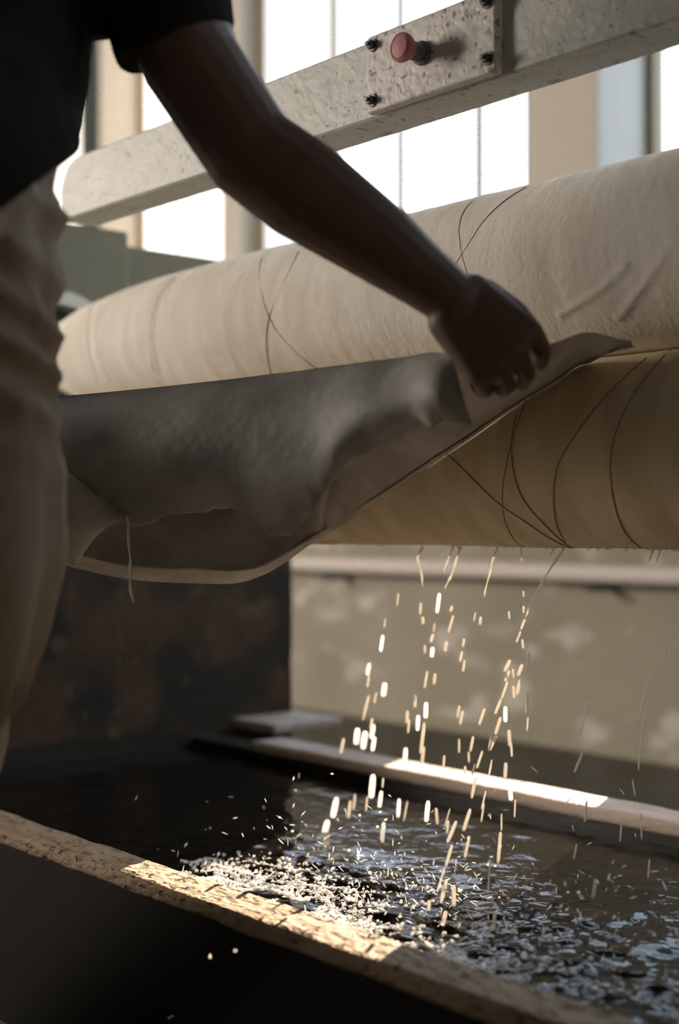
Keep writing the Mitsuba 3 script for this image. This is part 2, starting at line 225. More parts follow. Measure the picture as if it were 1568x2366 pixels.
SHEET_NET = [[[-1.7358, 0.9038, 0.7157], [-1.7538, 0.9111, 0.6842], [-1.781, 0.9231, 0.6526], [-1.8065, 0.9342, 0.62], [-1.8171, 0.9375, 0.5862], [-1.802, 0.9276, 0.552], [-1.7629, 0.9054, 0.5189], [-1.7166,
    0.8841, 0.524], [-1.7025, 0.8744, 0.5324]], [[-1.6752, 0.9288, 0.7171], [-1.6993, 0.9401, 0.6835], [-1.7336, 0.9569, 0.6497], [-1.766, 0.9726, 0.6144], [-1.7818, 0.9791, 0.5775], [-1.7688, 0.9698,
    0.5402], [-1.7288, 0.9458, 0.5042], [-1.6834, 0.9235, 0.5096], [-1.6696, 0.9134, 0.5182]], [[-1.6208, 0.9621, 0.7204], [-1.6512, 0.9769, 0.6849], [-1.6929, 0.9983, 0.6487], [-1.7326, 1.0183, 0.6106],
    [-1.7539, 1.0274, 0.5705], [-1.7436, 1.018, 0.5299], [-1.7035, 0.9913, 0.491], [-1.659, 0.968, 0.4968], [-1.6455, 0.9575, 0.5055]], [[-1.578, 0.9817, 0.7225], [-1.6118, 0.9994, 0.6857], [-1.6567,
    1.0239, 0.6479], [-1.6995, 1.0469, 0.608], [-1.7247, 1.059, 0.5658], [-1.7194, 1.0523, 0.523], [-1.6855, 1.0282, 0.4818], [-1.6417, 1.0041, 0.4878], [-1.6284, 0.9933, 0.4967]], [[-1.5322, 1.0048,
    0.725], [-1.5685, 1.0242, 0.6874], [-1.6154, 1.0502, 0.6487], [-1.6604, 1.0748, 0.6076], [-1.6885, 1.0883, 0.5641], [-1.6873, 1.0829, 0.5199], [-1.6587, 1.0599, 0.477], [-1.6155, 1.035, 0.4832],
    [-1.6025, 1.024, 0.4921]], [[-1.4752, 1.0256, 0.7276], [-1.5154, 1.0474, 0.6898], [-1.5659, 1.0759, 0.6507], [-1.6146, 1.1029, 0.6089], [-1.6472, 1.1185, 0.5645], [-1.6517, 1.1151, 0.519], [-1.63,
    1.0939, 0.4746], [-1.5875, 1.0681, 0.4809], [-1.5747, 1.0568, 0.4898]], [[-1.4193, 1.0451, 0.73], [-1.4619, 1.0686, 0.6922], [-1.5144, 1.0988, 0.6528], [-1.5653, 1.1274, 0.6106], [-1.6008, 1.1444,
    0.5655], [-1.6095, 1.1422, 0.5192], [-1.593, 1.1221, 0.4738], [-1.5512, 1.0955, 0.4801], [-1.5387, 1.0838, 0.489]], [[-1.3826, 1.0575, 0.7321], [-1.4257, 1.0823, 0.6946], [-1.4784, 1.1138, 0.6554],
    [-1.5294, 1.1436, 0.6132], [-1.5658, 1.162, 0.5682], [-1.5764, 1.161, 0.5217], [-1.5627, 1.1423, 0.476], [-1.5307, 1.1217, 0.4805], [-1.5214, 1.112, 0.4874]], [[-1.3464, 1.0693, 0.7337], [-1.3879,
    1.0959, 0.6986], [-1.4377, 1.1288, 0.662], [-1.4862, 1.1602, 0.6225], [-1.5216, 1.1811, 0.5803], [-1.5342, 1.1841, 0.5364], [-1.5255, 1.1706, 0.4927], [-1.5029, 1.1562, 0.4953], [-1.4968, 1.1486,
    0.5001]], [[-1.3106, 1.0805, 0.7357], [-1.3512, 1.1082, 0.7042], [-1.3991, 1.1416, 0.6713], [-1.4457, 1.1735, 0.6359], [-1.481, 1.1959, 0.5977], [-1.4963, 1.2021, 0.5577], [-1.4929, 1.1932, 0.5175],
    [-1.4781, 1.1843, 0.5184], [-1.4746, 1.1785, 0.5215]], [[-1.2715, 1.0879, 0.7366], [-1.3435, 1.1442, 0.7127], [-1.422, 1.2054, 0.6859], [-1.4995, 1.2653, 0.6551], [-1.5673, 1.3164, 0.6202], [-1.6182,
    1.3528, 0.5817], [-1.6531, 1.3756, 0.5408], [-1.6456, 1.3727, 0.5404], [-1.6448, 1.3687, 0.542]], [[-1.2363, 1.0908, 0.7373], [-1.2966, 1.1405, 0.7161], [-1.3623, 1.1946, 0.6927], [-1.4271, 1.2476,
    0.6663], [-1.4837, 1.2931, 0.6365], [-1.5259, 1.3258, 0.6036], [-1.5546, 1.3465, 0.5688], [-1.5499, 1.3458, 0.5678], [-1.55, 1.3426, 0.5687]], [[-1.2053, 1.0965, 0.738], [-1.2568, 1.1416, 0.7195],
    [-1.3126, 1.1905, 0.6994], [-1.3677, 1.2385, 0.6769], [-1.4159, 1.2803, 0.6516], [-1.4523, 1.3111, 0.6238], [-1.4776, 1.3319, 0.5942], [-1.4731, 1.3311, 0.5932], [-1.4732, 1.3279, 0.594]], [[-1.1642,
    1.0986, 0.7389], [-1.21, 1.1407, 0.7233], [-1.2591, 1.1857, 0.7064], [-1.3076, 1.2301, 0.6876], [-1.351, 1.2697, 0.6665], [-1.3857, 1.3009, 0.6432], [-1.4122, 1.3245, 0.6183], [-1.4078, 1.3235,
    0.6173], [-1.4078, 1.3204, 0.6181]], [[-1.1305, 1.0997, 0.7388], [-1.1716, 1.1397, 0.7258], [-1.2149, 1.1818, 0.7117], [-1.2577, 1.2234, 0.6961], [-1.2972, 1.2618, 0.6786], [-1.3309, 1.2946, 0.6594],
    [-1.3593, 1.3221, 0.6387], [-1.3549, 1.3211, 0.6376], [-1.355, 1.318, 0.6384]], [[-1.1044, 1.1073, 0.738], [-1.1411, 1.1447, 0.7275], [-1.1789, 1.1832, 0.7161], [-1.2164, 1.2215, 0.7035], [-1.2523,
    1.2581, 0.6897], [-1.2854, 1.292, 0.6745], [-1.3157, 1.3231, 0.6581], [-1.3114, 1.322, 0.657], [-1.3115, 1.3189, 0.6578]], [[-1.072, 1.1146, 0.7356], [-1.1051, 1.1501, 0.7285], [-1.1382, 1.1857,
    0.7206], [-1.1713, 1.2214, 0.712], [-1.2043, 1.2571, 0.7026], [-1.2373, 1.2928, 0.6924], [-1.2703, 1.3286, 0.6814], [-1.266, 1.3273, 0.6802], [-1.2661, 1.3242, 0.6809]], [[-1.0474, 1.1359, 0.7368],
    [-1.0785, 1.1696, 0.7326], [-1.1096, 1.2034, 0.7278], [-1.1408, 1.2371, 0.7224], [-1.1719, 1.2708, 0.7165], [-1.203, 1.3046, 0.71], [-1.2341, 1.3383, 0.703], [-1.23, 1.337, 0.7018], [-1.2301, 1.3339,
    0.7024]], [[-1.046, 1.1761, 0.7451], [-1.0728, 1.205, 0.7417], [-1.0996, 1.2339, 0.7379], [-1.1265, 1.2628, 0.7338], [-1.1534, 1.2916, 0.7292], [-1.1803, 1.3204, 0.7242], [-1.2072, 1.3492, 0.7188],
    [-1.2031, 1.3478, 0.7176], [-1.2032, 1.3446, 0.7182]], [[-1.057, 1.2248, 0.7574], [-1.0782, 1.2481, 0.7543], [-1.0995, 1.2714, 0.7508], [-1.1207, 1.2946, 0.7471], [-1.142, 1.3179, 0.7432], [-1.1633,
    1.3411, 0.7389], [-1.1846, 1.3643, 0.7344], [-1.1805, 1.3629, 0.7331], [-1.1806, 1.3597, 0.7338]], [[-1.0624, 1.2647, 0.7692], [-1.08, 1.2857, 0.7668], [-1.0977, 1.3067, 0.7642], [-1.1153, 1.3277,
    0.7614], [-1.1329, 1.3487, 0.7584], [-1.1506, 1.3697, 0.7552], [-1.1682, 1.3907, 0.7518], [-1.1642, 1.3892, 0.7505], [-1.1643, 1.386, 0.7511]], [[-1.064, 1.3092, 0.7702], [-1.0694, 1.3158, 0.7681],
    [-1.0747, 1.3224, 0.7658], [-1.0801, 1.329, 0.7636], [-1.0854, 1.3356, 0.7613], [-1.0908, 1.3422, 0.7589], [-1.0962, 1.3488, 0.7566], [-1.0923, 1.3472, 0.7553], [-1.0923, 1.3441, 0.7559]], [[-1.065,
    1.3545, 0.7686], [-1.0685, 1.3594, 0.7683], [-1.072, 1.3643, 0.768], [-1.0755, 1.3692, 0.7677], [-1.079, 1.374, 0.7674], [-1.0825, 1.3789, 0.7671], [-1.0861, 1.3838, 0.7668], [-1.0822, 1.3822,
    0.7655], [-1.0823, 1.379, 0.766]]]
FOLD_NET = [[[-1.7065, 0.8308, 0.6603], [-1.6816, 0.8168, 0.6663], [-1.6663, 0.8041, 0.6585], [-1.666, 0.8076, 0.6209], [-1.679, 0.814, 0.579], [-1.7071, 0.8277, 0.5436], [-1.7282, 0.838, 0.5217]], [[-1.6523,
    0.8641, 0.6397], [-1.6279, 0.8495, 0.646], [-1.6129, 0.8364, 0.6384], [-1.6154, 0.8413, 0.6049], [-1.6308, 0.8494, 0.5669], [-1.6605, 0.865, 0.5346], [-1.6826, 0.8765, 0.5145]], [[-1.6114, 0.8973,
    0.6172], [-1.5874, 0.8821, 0.6238], [-1.5728, 0.8686, 0.6165], [-1.5788, 0.8738, 0.5872], [-1.5977, 0.8825, 0.5533], [-1.63, 0.8988, 0.5242], [-1.6535, 0.9109, 0.5061]], [[-1.5858, 0.9201, 0.5917],
    [-1.5622, 0.9046, 0.5987], [-1.5477, 0.8907, 0.5917], [-1.5565, 0.8949, 0.5682], [-1.5781, 0.9028, 0.54], [-1.6124, 0.9185, 0.5156], [-1.6372, 0.9303, 0.5005]], [[-1.5621, 0.9407, 0.5686], [-1.5387,
    0.9248, 0.5759], [-1.5245, 0.9107, 0.5692], [-1.541, 0.9128, 0.5537], [-1.5701, 0.9185, 0.5334], [-1.6108, 0.9324, 0.5158], [-1.6394, 0.943, 0.5047]], [[-1.5505, 0.9622, 0.5549], [-1.5275, 0.946,
    0.5624], [-1.5134, 0.9317, 0.5559], [-1.5365, 0.9328, 0.5535], [-1.5723, 0.9374, 0.5466], [-1.6185, 0.9504, 0.5406], [-1.6506, 0.9604, 0.5368]]]
UPPER_THREADS = [[[-1.2602, 1.3878, 0.9921], [-1.2632, 1.3814, 0.988], [-1.2666, 1.3758, 0.9839], [-1.2702, 1.3705, 0.9797], [-1.274, 1.3656, 0.9753], [-1.2778, 1.3611, 0.9707], [-1.2816, 1.3568, 0.9658], [-1.2853,
    1.3527, 0.9608], [-1.2889, 1.3489, 0.9555], [-1.2924, 1.3454, 0.95], [-1.2958, 1.3422, 0.9443], [-1.299, 1.3392, 0.9383], [-1.3021, 1.3366, 0.9322], [-1.3053, 1.3343, 0.926], [-1.3089, 1.3324,
    0.9199], [-1.313, 1.3309, 0.914], [-1.3177, 1.3298, 0.9083], [-1.3229, 1.3289, 0.9027], [-1.3281, 1.3283, 0.8971], [-1.333, 1.328, 0.8913], [-1.3373, 1.3279, 0.8849], [-1.3407, 1.3282, 0.878]],
    [[-1.3515, 1.3819, 0.9883], [-1.3519, 1.3758, 0.984], [-1.351, 1.3696, 0.9789], [-1.3495, 1.3636, 0.9733], [-1.3475, 1.358, 0.9673], [-1.3452, 1.3529, 0.9611], [-1.3427, 1.3484, 0.9547], [-1.3399,
    1.3444, 0.9483], [-1.3371, 1.341, 0.9419], [-1.3341, 1.338, 0.9357], [-1.3311, 1.3355, 0.9295], [-1.3282, 1.3334, 0.9234], [-1.3254, 1.3317, 0.9174], [-1.3228, 1.3304, 0.9115], [-1.3202, 1.3294,
    0.9058], [-1.3178, 1.3286, 0.9001], [-1.3154, 1.3281, 0.8945], [-1.3132, 1.3279, 0.889], [-1.3112, 1.3279, 0.8836], [-1.3092, 1.3282, 0.8783], [-1.3075, 1.3287, 0.873], [-1.3059, 1.3294, 0.8678]],
    [[-1.7018, 1.36, 0.9695], [-1.698, 1.3513, 0.9589], [-1.6969, 1.3448, 0.949], [-1.6975, 1.3398, 0.9395], [-1.6995, 1.3359, 0.9304], [-1.7026, 1.3329, 0.9215], [-1.7066, 1.3307, 0.9128], [-1.7113,
    1.3291, 0.9042], [-1.7168, 1.3282, 0.8956], [-1.7228, 1.3279, 0.8871], [-1.7291, 1.3282, 0.8785], [-1.7353, 1.3291, 0.8698], [-1.7413, 1.3307, 0.8608], [-1.7469, 1.3331, 0.8517], [-1.7524, 1.3363,
    0.8424], [-1.758, 1.3404, 0.8331], [-1.7639, 1.3454, 0.8239], [-1.7703, 1.3515, 0.8148], [-1.7773, 1.3588, 0.8059], [-1.7853, 1.3674, 0.7971], [-1.7949, 1.3778, 0.7885], [-1.8068, 1.3907, 0.7803]],
    [[-1.7989, 1.362, 0.9716], [-1.7891, 1.3505, 0.9578], [-1.78, 1.3424, 0.9446], [-1.7712, 1.3365, 0.9319], [-1.7628, 1.3323, 0.9195], [-1.7554, 1.3296, 0.9075], [-1.7493, 1.3282, 0.8959], [-1.7441,
    1.3279, 0.8848], [-1.7393, 1.3286, 0.874], [-1.7341, 1.3301, 0.8637], [-1.7285, 1.3325, 0.8539], [-1.7224, 1.3355, 0.8445], [-1.7161, 1.3392, 0.8357], [-1.7098, 1.3435, 0.8273], [-1.7037, 1.3483,
    0.8194], [-1.6979, 1.3537, 0.8119], [-1.6925, 1.3598, 0.8047], [-1.688, 1.3666, 0.7978], [-1.6845, 1.3744, 0.7912], [-1.6825, 1.3834, 0.7846], [-1.683, 1.3944, 0.7783], [-1.6872, 1.4083, 0.7722]],
    [[-2.0519, 1.3675, 0.977], [-2.055, 1.3616, 0.9712], [-2.0573, 1.3559, 0.9649], [-2.0591, 1.3507, 0.958], [-2.0605, 1.3459, 0.9508], [-2.0617, 1.3416, 0.9433], [-2.0627, 1.3379, 0.9355], [-2.0636,
    1.3348, 0.9275], [-2.0645, 1.3323, 0.9194], [-2.0654, 1.3303, 0.9111], [-2.0663, 1.3289, 0.9029], [-2.0672, 1.3281, 0.8946], [-2.0683, 1.3279, 0.8863], [-2.0695, 1.3282, 0.8781], [-2.0709, 1.3291,
    0.8699], [-2.0727, 1.3305, 0.8618], [-2.0748, 1.3325, 0.8538], [-2.0775, 1.3351, 0.8458], [-2.0807, 1.3382, 0.8379], [-2.0845, 1.3419, 0.8302], [-2.0892, 1.3463, 0.8225], [-2.0948, 1.3514, 0.815]],
    [[-2.3013, 1.3493, 0.956], [-2.2974, 1.3445, 0.9485], [-2.294, 1.3405, 0.9411], [-2.2912, 1.3372, 0.9338], [-2.2886, 1.3345, 0.9266], [-2.2864, 1.3323, 0.9194], [-2.2844, 1.3306, 0.9123], [-2.2826,
    1.3293, 0.9053], [-2.2811, 1.3284, 0.8983], [-2.2797, 1.328, 0.8914], [-2.2785, 1.3279, 0.8846], [-2.2776, 1.3282, 0.8778], [-2.2769, 1.3289, 0.8711], [-2.2764, 1.33, 0.8645], [-2.2762, 1.3314,
    0.8579], [-2.2763, 1.3332, 0.8515], [-2.2767, 1.3353, 0.8451], [-2.2774, 1.3378, 0.8388], [-2.2786, 1.3407, 0.8326], [-2.2801, 1.344, 0.8265], [-2.2822, 1.3476, 0.8205], [-2.2848, 1.3517, 0.8146]]]
LOWER_THREADS = [[[-1.3556, 1.3266, 0.6491], [-1.344, 1.3264, 0.6423], [-1.3334, 1.3266, 0.6353], [-1.3236, 1.3272, 0.628], [-1.3146, 1.3283, 0.6206], [-1.3063, 1.3298, 0.6132], [-1.2985, 1.3318, 0.6058], [-1.2911,
    1.3343, 0.5985], [-1.2841, 1.3372, 0.5914], [-1.2772, 1.3406, 0.5845], [-1.2704, 1.3442, 0.578], [-1.2633, 1.3481, 0.572], [-1.256, 1.3522, 0.5664], [-1.249, 1.3567, 0.5609], [-1.2426, 1.3619,
    0.5554], [-1.2372, 1.3678, 0.5497], [-1.2326, 1.3747, 0.544], [-1.2288, 1.3826, 0.5384], [-1.2257, 1.3915, 0.5331], [-1.2234, 1.4018, 0.5282], [-1.2221, 1.4139, 0.5238], [-1.2235, 1.4299, 0.52]],
    [[-1.2219, 1.3452, 0.7075], [-1.2219, 1.34, 0.6983], [-1.2226, 1.3358, 0.6892], [-1.2239, 1.3324, 0.6801], [-1.2256, 1.3299, 0.671], [-1.2278, 1.328, 0.662], [-1.2303, 1.3269, 0.6529], [-1.2332,
    1.3264, 0.6438], [-1.2364, 1.3266, 0.6346], [-1.24, 1.3275, 0.6254], [-1.2439, 1.3291, 0.6161], [-1.2482, 1.3315, 0.6067], [-1.2527, 1.3348, 0.5973], [-1.2574, 1.3389, 0.5878], [-1.2622, 1.3441,
    0.5782], [-1.2672, 1.3506, 0.5686], [-1.2723, 1.3584, 0.559], [-1.2776, 1.368, 0.5495], [-1.2835, 1.3799, 0.5402], [-1.29, 1.3945, 0.5316], [-1.2977, 1.4129, 0.5241], [-1.3042, 1.4328, 0.5196]],
    [[-1.23, 1.3378, 0.6939], [-1.2302, 1.3339, 0.6843], [-1.2303, 1.3308, 0.6747], [-1.2303, 1.3286, 0.6651], [-1.2302, 1.3271, 0.6554], [-1.23, 1.3265, 0.6458], [-1.2296, 1.3265, 0.6362], [-1.2292,
    1.3274, 0.6266], [-1.2286, 1.329, 0.617], [-1.228, 1.3313, 0.6075], [-1.2272, 1.3344, 0.5983], [-1.226, 1.3382, 0.5893], [-1.2239, 1.3426, 0.5809], [-1.2211, 1.3475, 0.573], [-1.2178, 1.3529, 0.5655],
    [-1.2146, 1.3591, 0.5583], [-1.2121, 1.3662, 0.5512], [-1.2104, 1.3745, 0.5441], [-1.2098, 1.3843, 0.5373], [-1.2104, 1.3959, 0.5309], [-1.2127, 1.4104, 0.5249], [-1.2217, 1.4339, 0.5195]], [[-1.0835,
    1.4244, 0.7629], [-1.0703, 1.3903, 0.7502], [-1.0713, 1.375, 0.7403], [-1.0753, 1.364, 0.7307], [-1.0808, 1.3552, 0.7213], [-1.0871, 1.348, 0.7118], [-1.094, 1.342, 0.7021], [-1.1012, 1.337, 0.6921],
    [-1.1086, 1.333, 0.6817], [-1.1164, 1.3299, 0.6711], [-1.1249, 1.3278, 0.6602], [-1.134, 1.3266, 0.6491], [-1.1435, 1.3265, 0.6377], [-1.1524, 1.3275, 0.6257], [-1.1599, 1.3299, 0.613], [-1.1661,
    1.334, 0.5995], [-1.1722, 1.34, 0.5856], [-1.1792, 1.3484, 0.5716], [-1.187, 1.3596, 0.5577], [-1.195, 1.3747, 0.5439], [-1.2043, 1.3956, 0.531], [-1.225, 1.4342, 0.5194]], [[-1.0549, 1.4207, 0.7621],
    [-1.0441, 1.3912, 0.7507], [-1.0422, 1.3746, 0.7399], [-1.0431, 1.3626, 0.7294], [-1.0454, 1.3532, 0.7188], [-1.0484, 1.3456, 0.7081], [-1.0518, 1.3394, 0.6972], [-1.0555, 1.3345, 0.686], [-1.0595,
    1.3308, 0.6746], [-1.0634, 1.3282, 0.6629], [-1.0671, 1.3267, 0.6509], [-1.0703, 1.3264, 0.6387], [-1.0728, 1.3274, 0.6262], [-1.0748, 1.3297, 0.6136], [-1.0769, 1.3334, 0.601], [-1.0793, 1.3386,
    0.5885], [-1.082, 1.3455, 0.576], [-1.0854, 1.3545, 0.5635], [-1.0892, 1.3661, 0.5513], [-1.0932, 1.3805, 0.5398], [-1.0973, 1.3986, 0.5296], [-1.104, 1.4246, 0.521]]]
CREASES = [[[-1.1761, 1.3562, 0.8105], [-1.1694, 1.3546, 0.8126], [-1.1628, 1.3531, 0.8145], [-1.1562, 1.3519, 0.8162], [-1.1496, 1.3507, 0.8179], [-1.1432, 1.3496, 0.8195], [-1.1367, 1.3486, 0.821], [-1.1304,
    1.3476, 0.8226], [-1.1241, 1.3466, 0.8242], [-1.1179, 1.3456, 0.8258], [-1.1118, 1.3446, 0.8276], [-1.1058, 1.3436, 0.8294], [-1.1, 1.3425, 0.8314], [-1.0943, 1.3414, 0.8336], [-1.0888, 1.3403,
    0.8359], [-1.0835, 1.3392, 0.8384], [-1.0783, 1.3381, 0.841], [-1.0733, 1.337, 0.8436], [-1.0684, 1.336, 0.8464], [-1.0636, 1.3351, 0.8491], [-1.059, 1.3342, 0.8519], [-1.0545, 1.3334, 0.8548]],
    [[-1.0907, 1.3666, 0.7993], [-1.085, 1.364, 0.8019], [-1.0796, 1.3615, 0.8045], [-1.0742, 1.3591, 0.8071], [-1.0691, 1.3568, 0.8098], [-1.0641, 1.3547, 0.8125], [-1.0592, 1.3526, 0.8152], [-1.0544,
    1.3506, 0.818], [-1.0498, 1.3488, 0.8207], [-1.0453, 1.347, 0.8235], [-1.0409, 1.3453, 0.8264], [-1.0366, 1.3437, 0.8292], [-1.0324, 1.3422, 0.832], [-1.0284, 1.3408, 0.8349], [-1.0243, 1.3395,
    0.8377], [-1.0204, 1.3382, 0.8406], [-1.0166, 1.3371, 0.8435], [-1.0128, 1.336, 0.8463], [-1.0091, 1.3351, 0.8492], [-1.0054, 1.3342, 0.852], [-1.0018, 1.3333, 0.8549], [-0.9982, 1.3326, 0.8577]]]
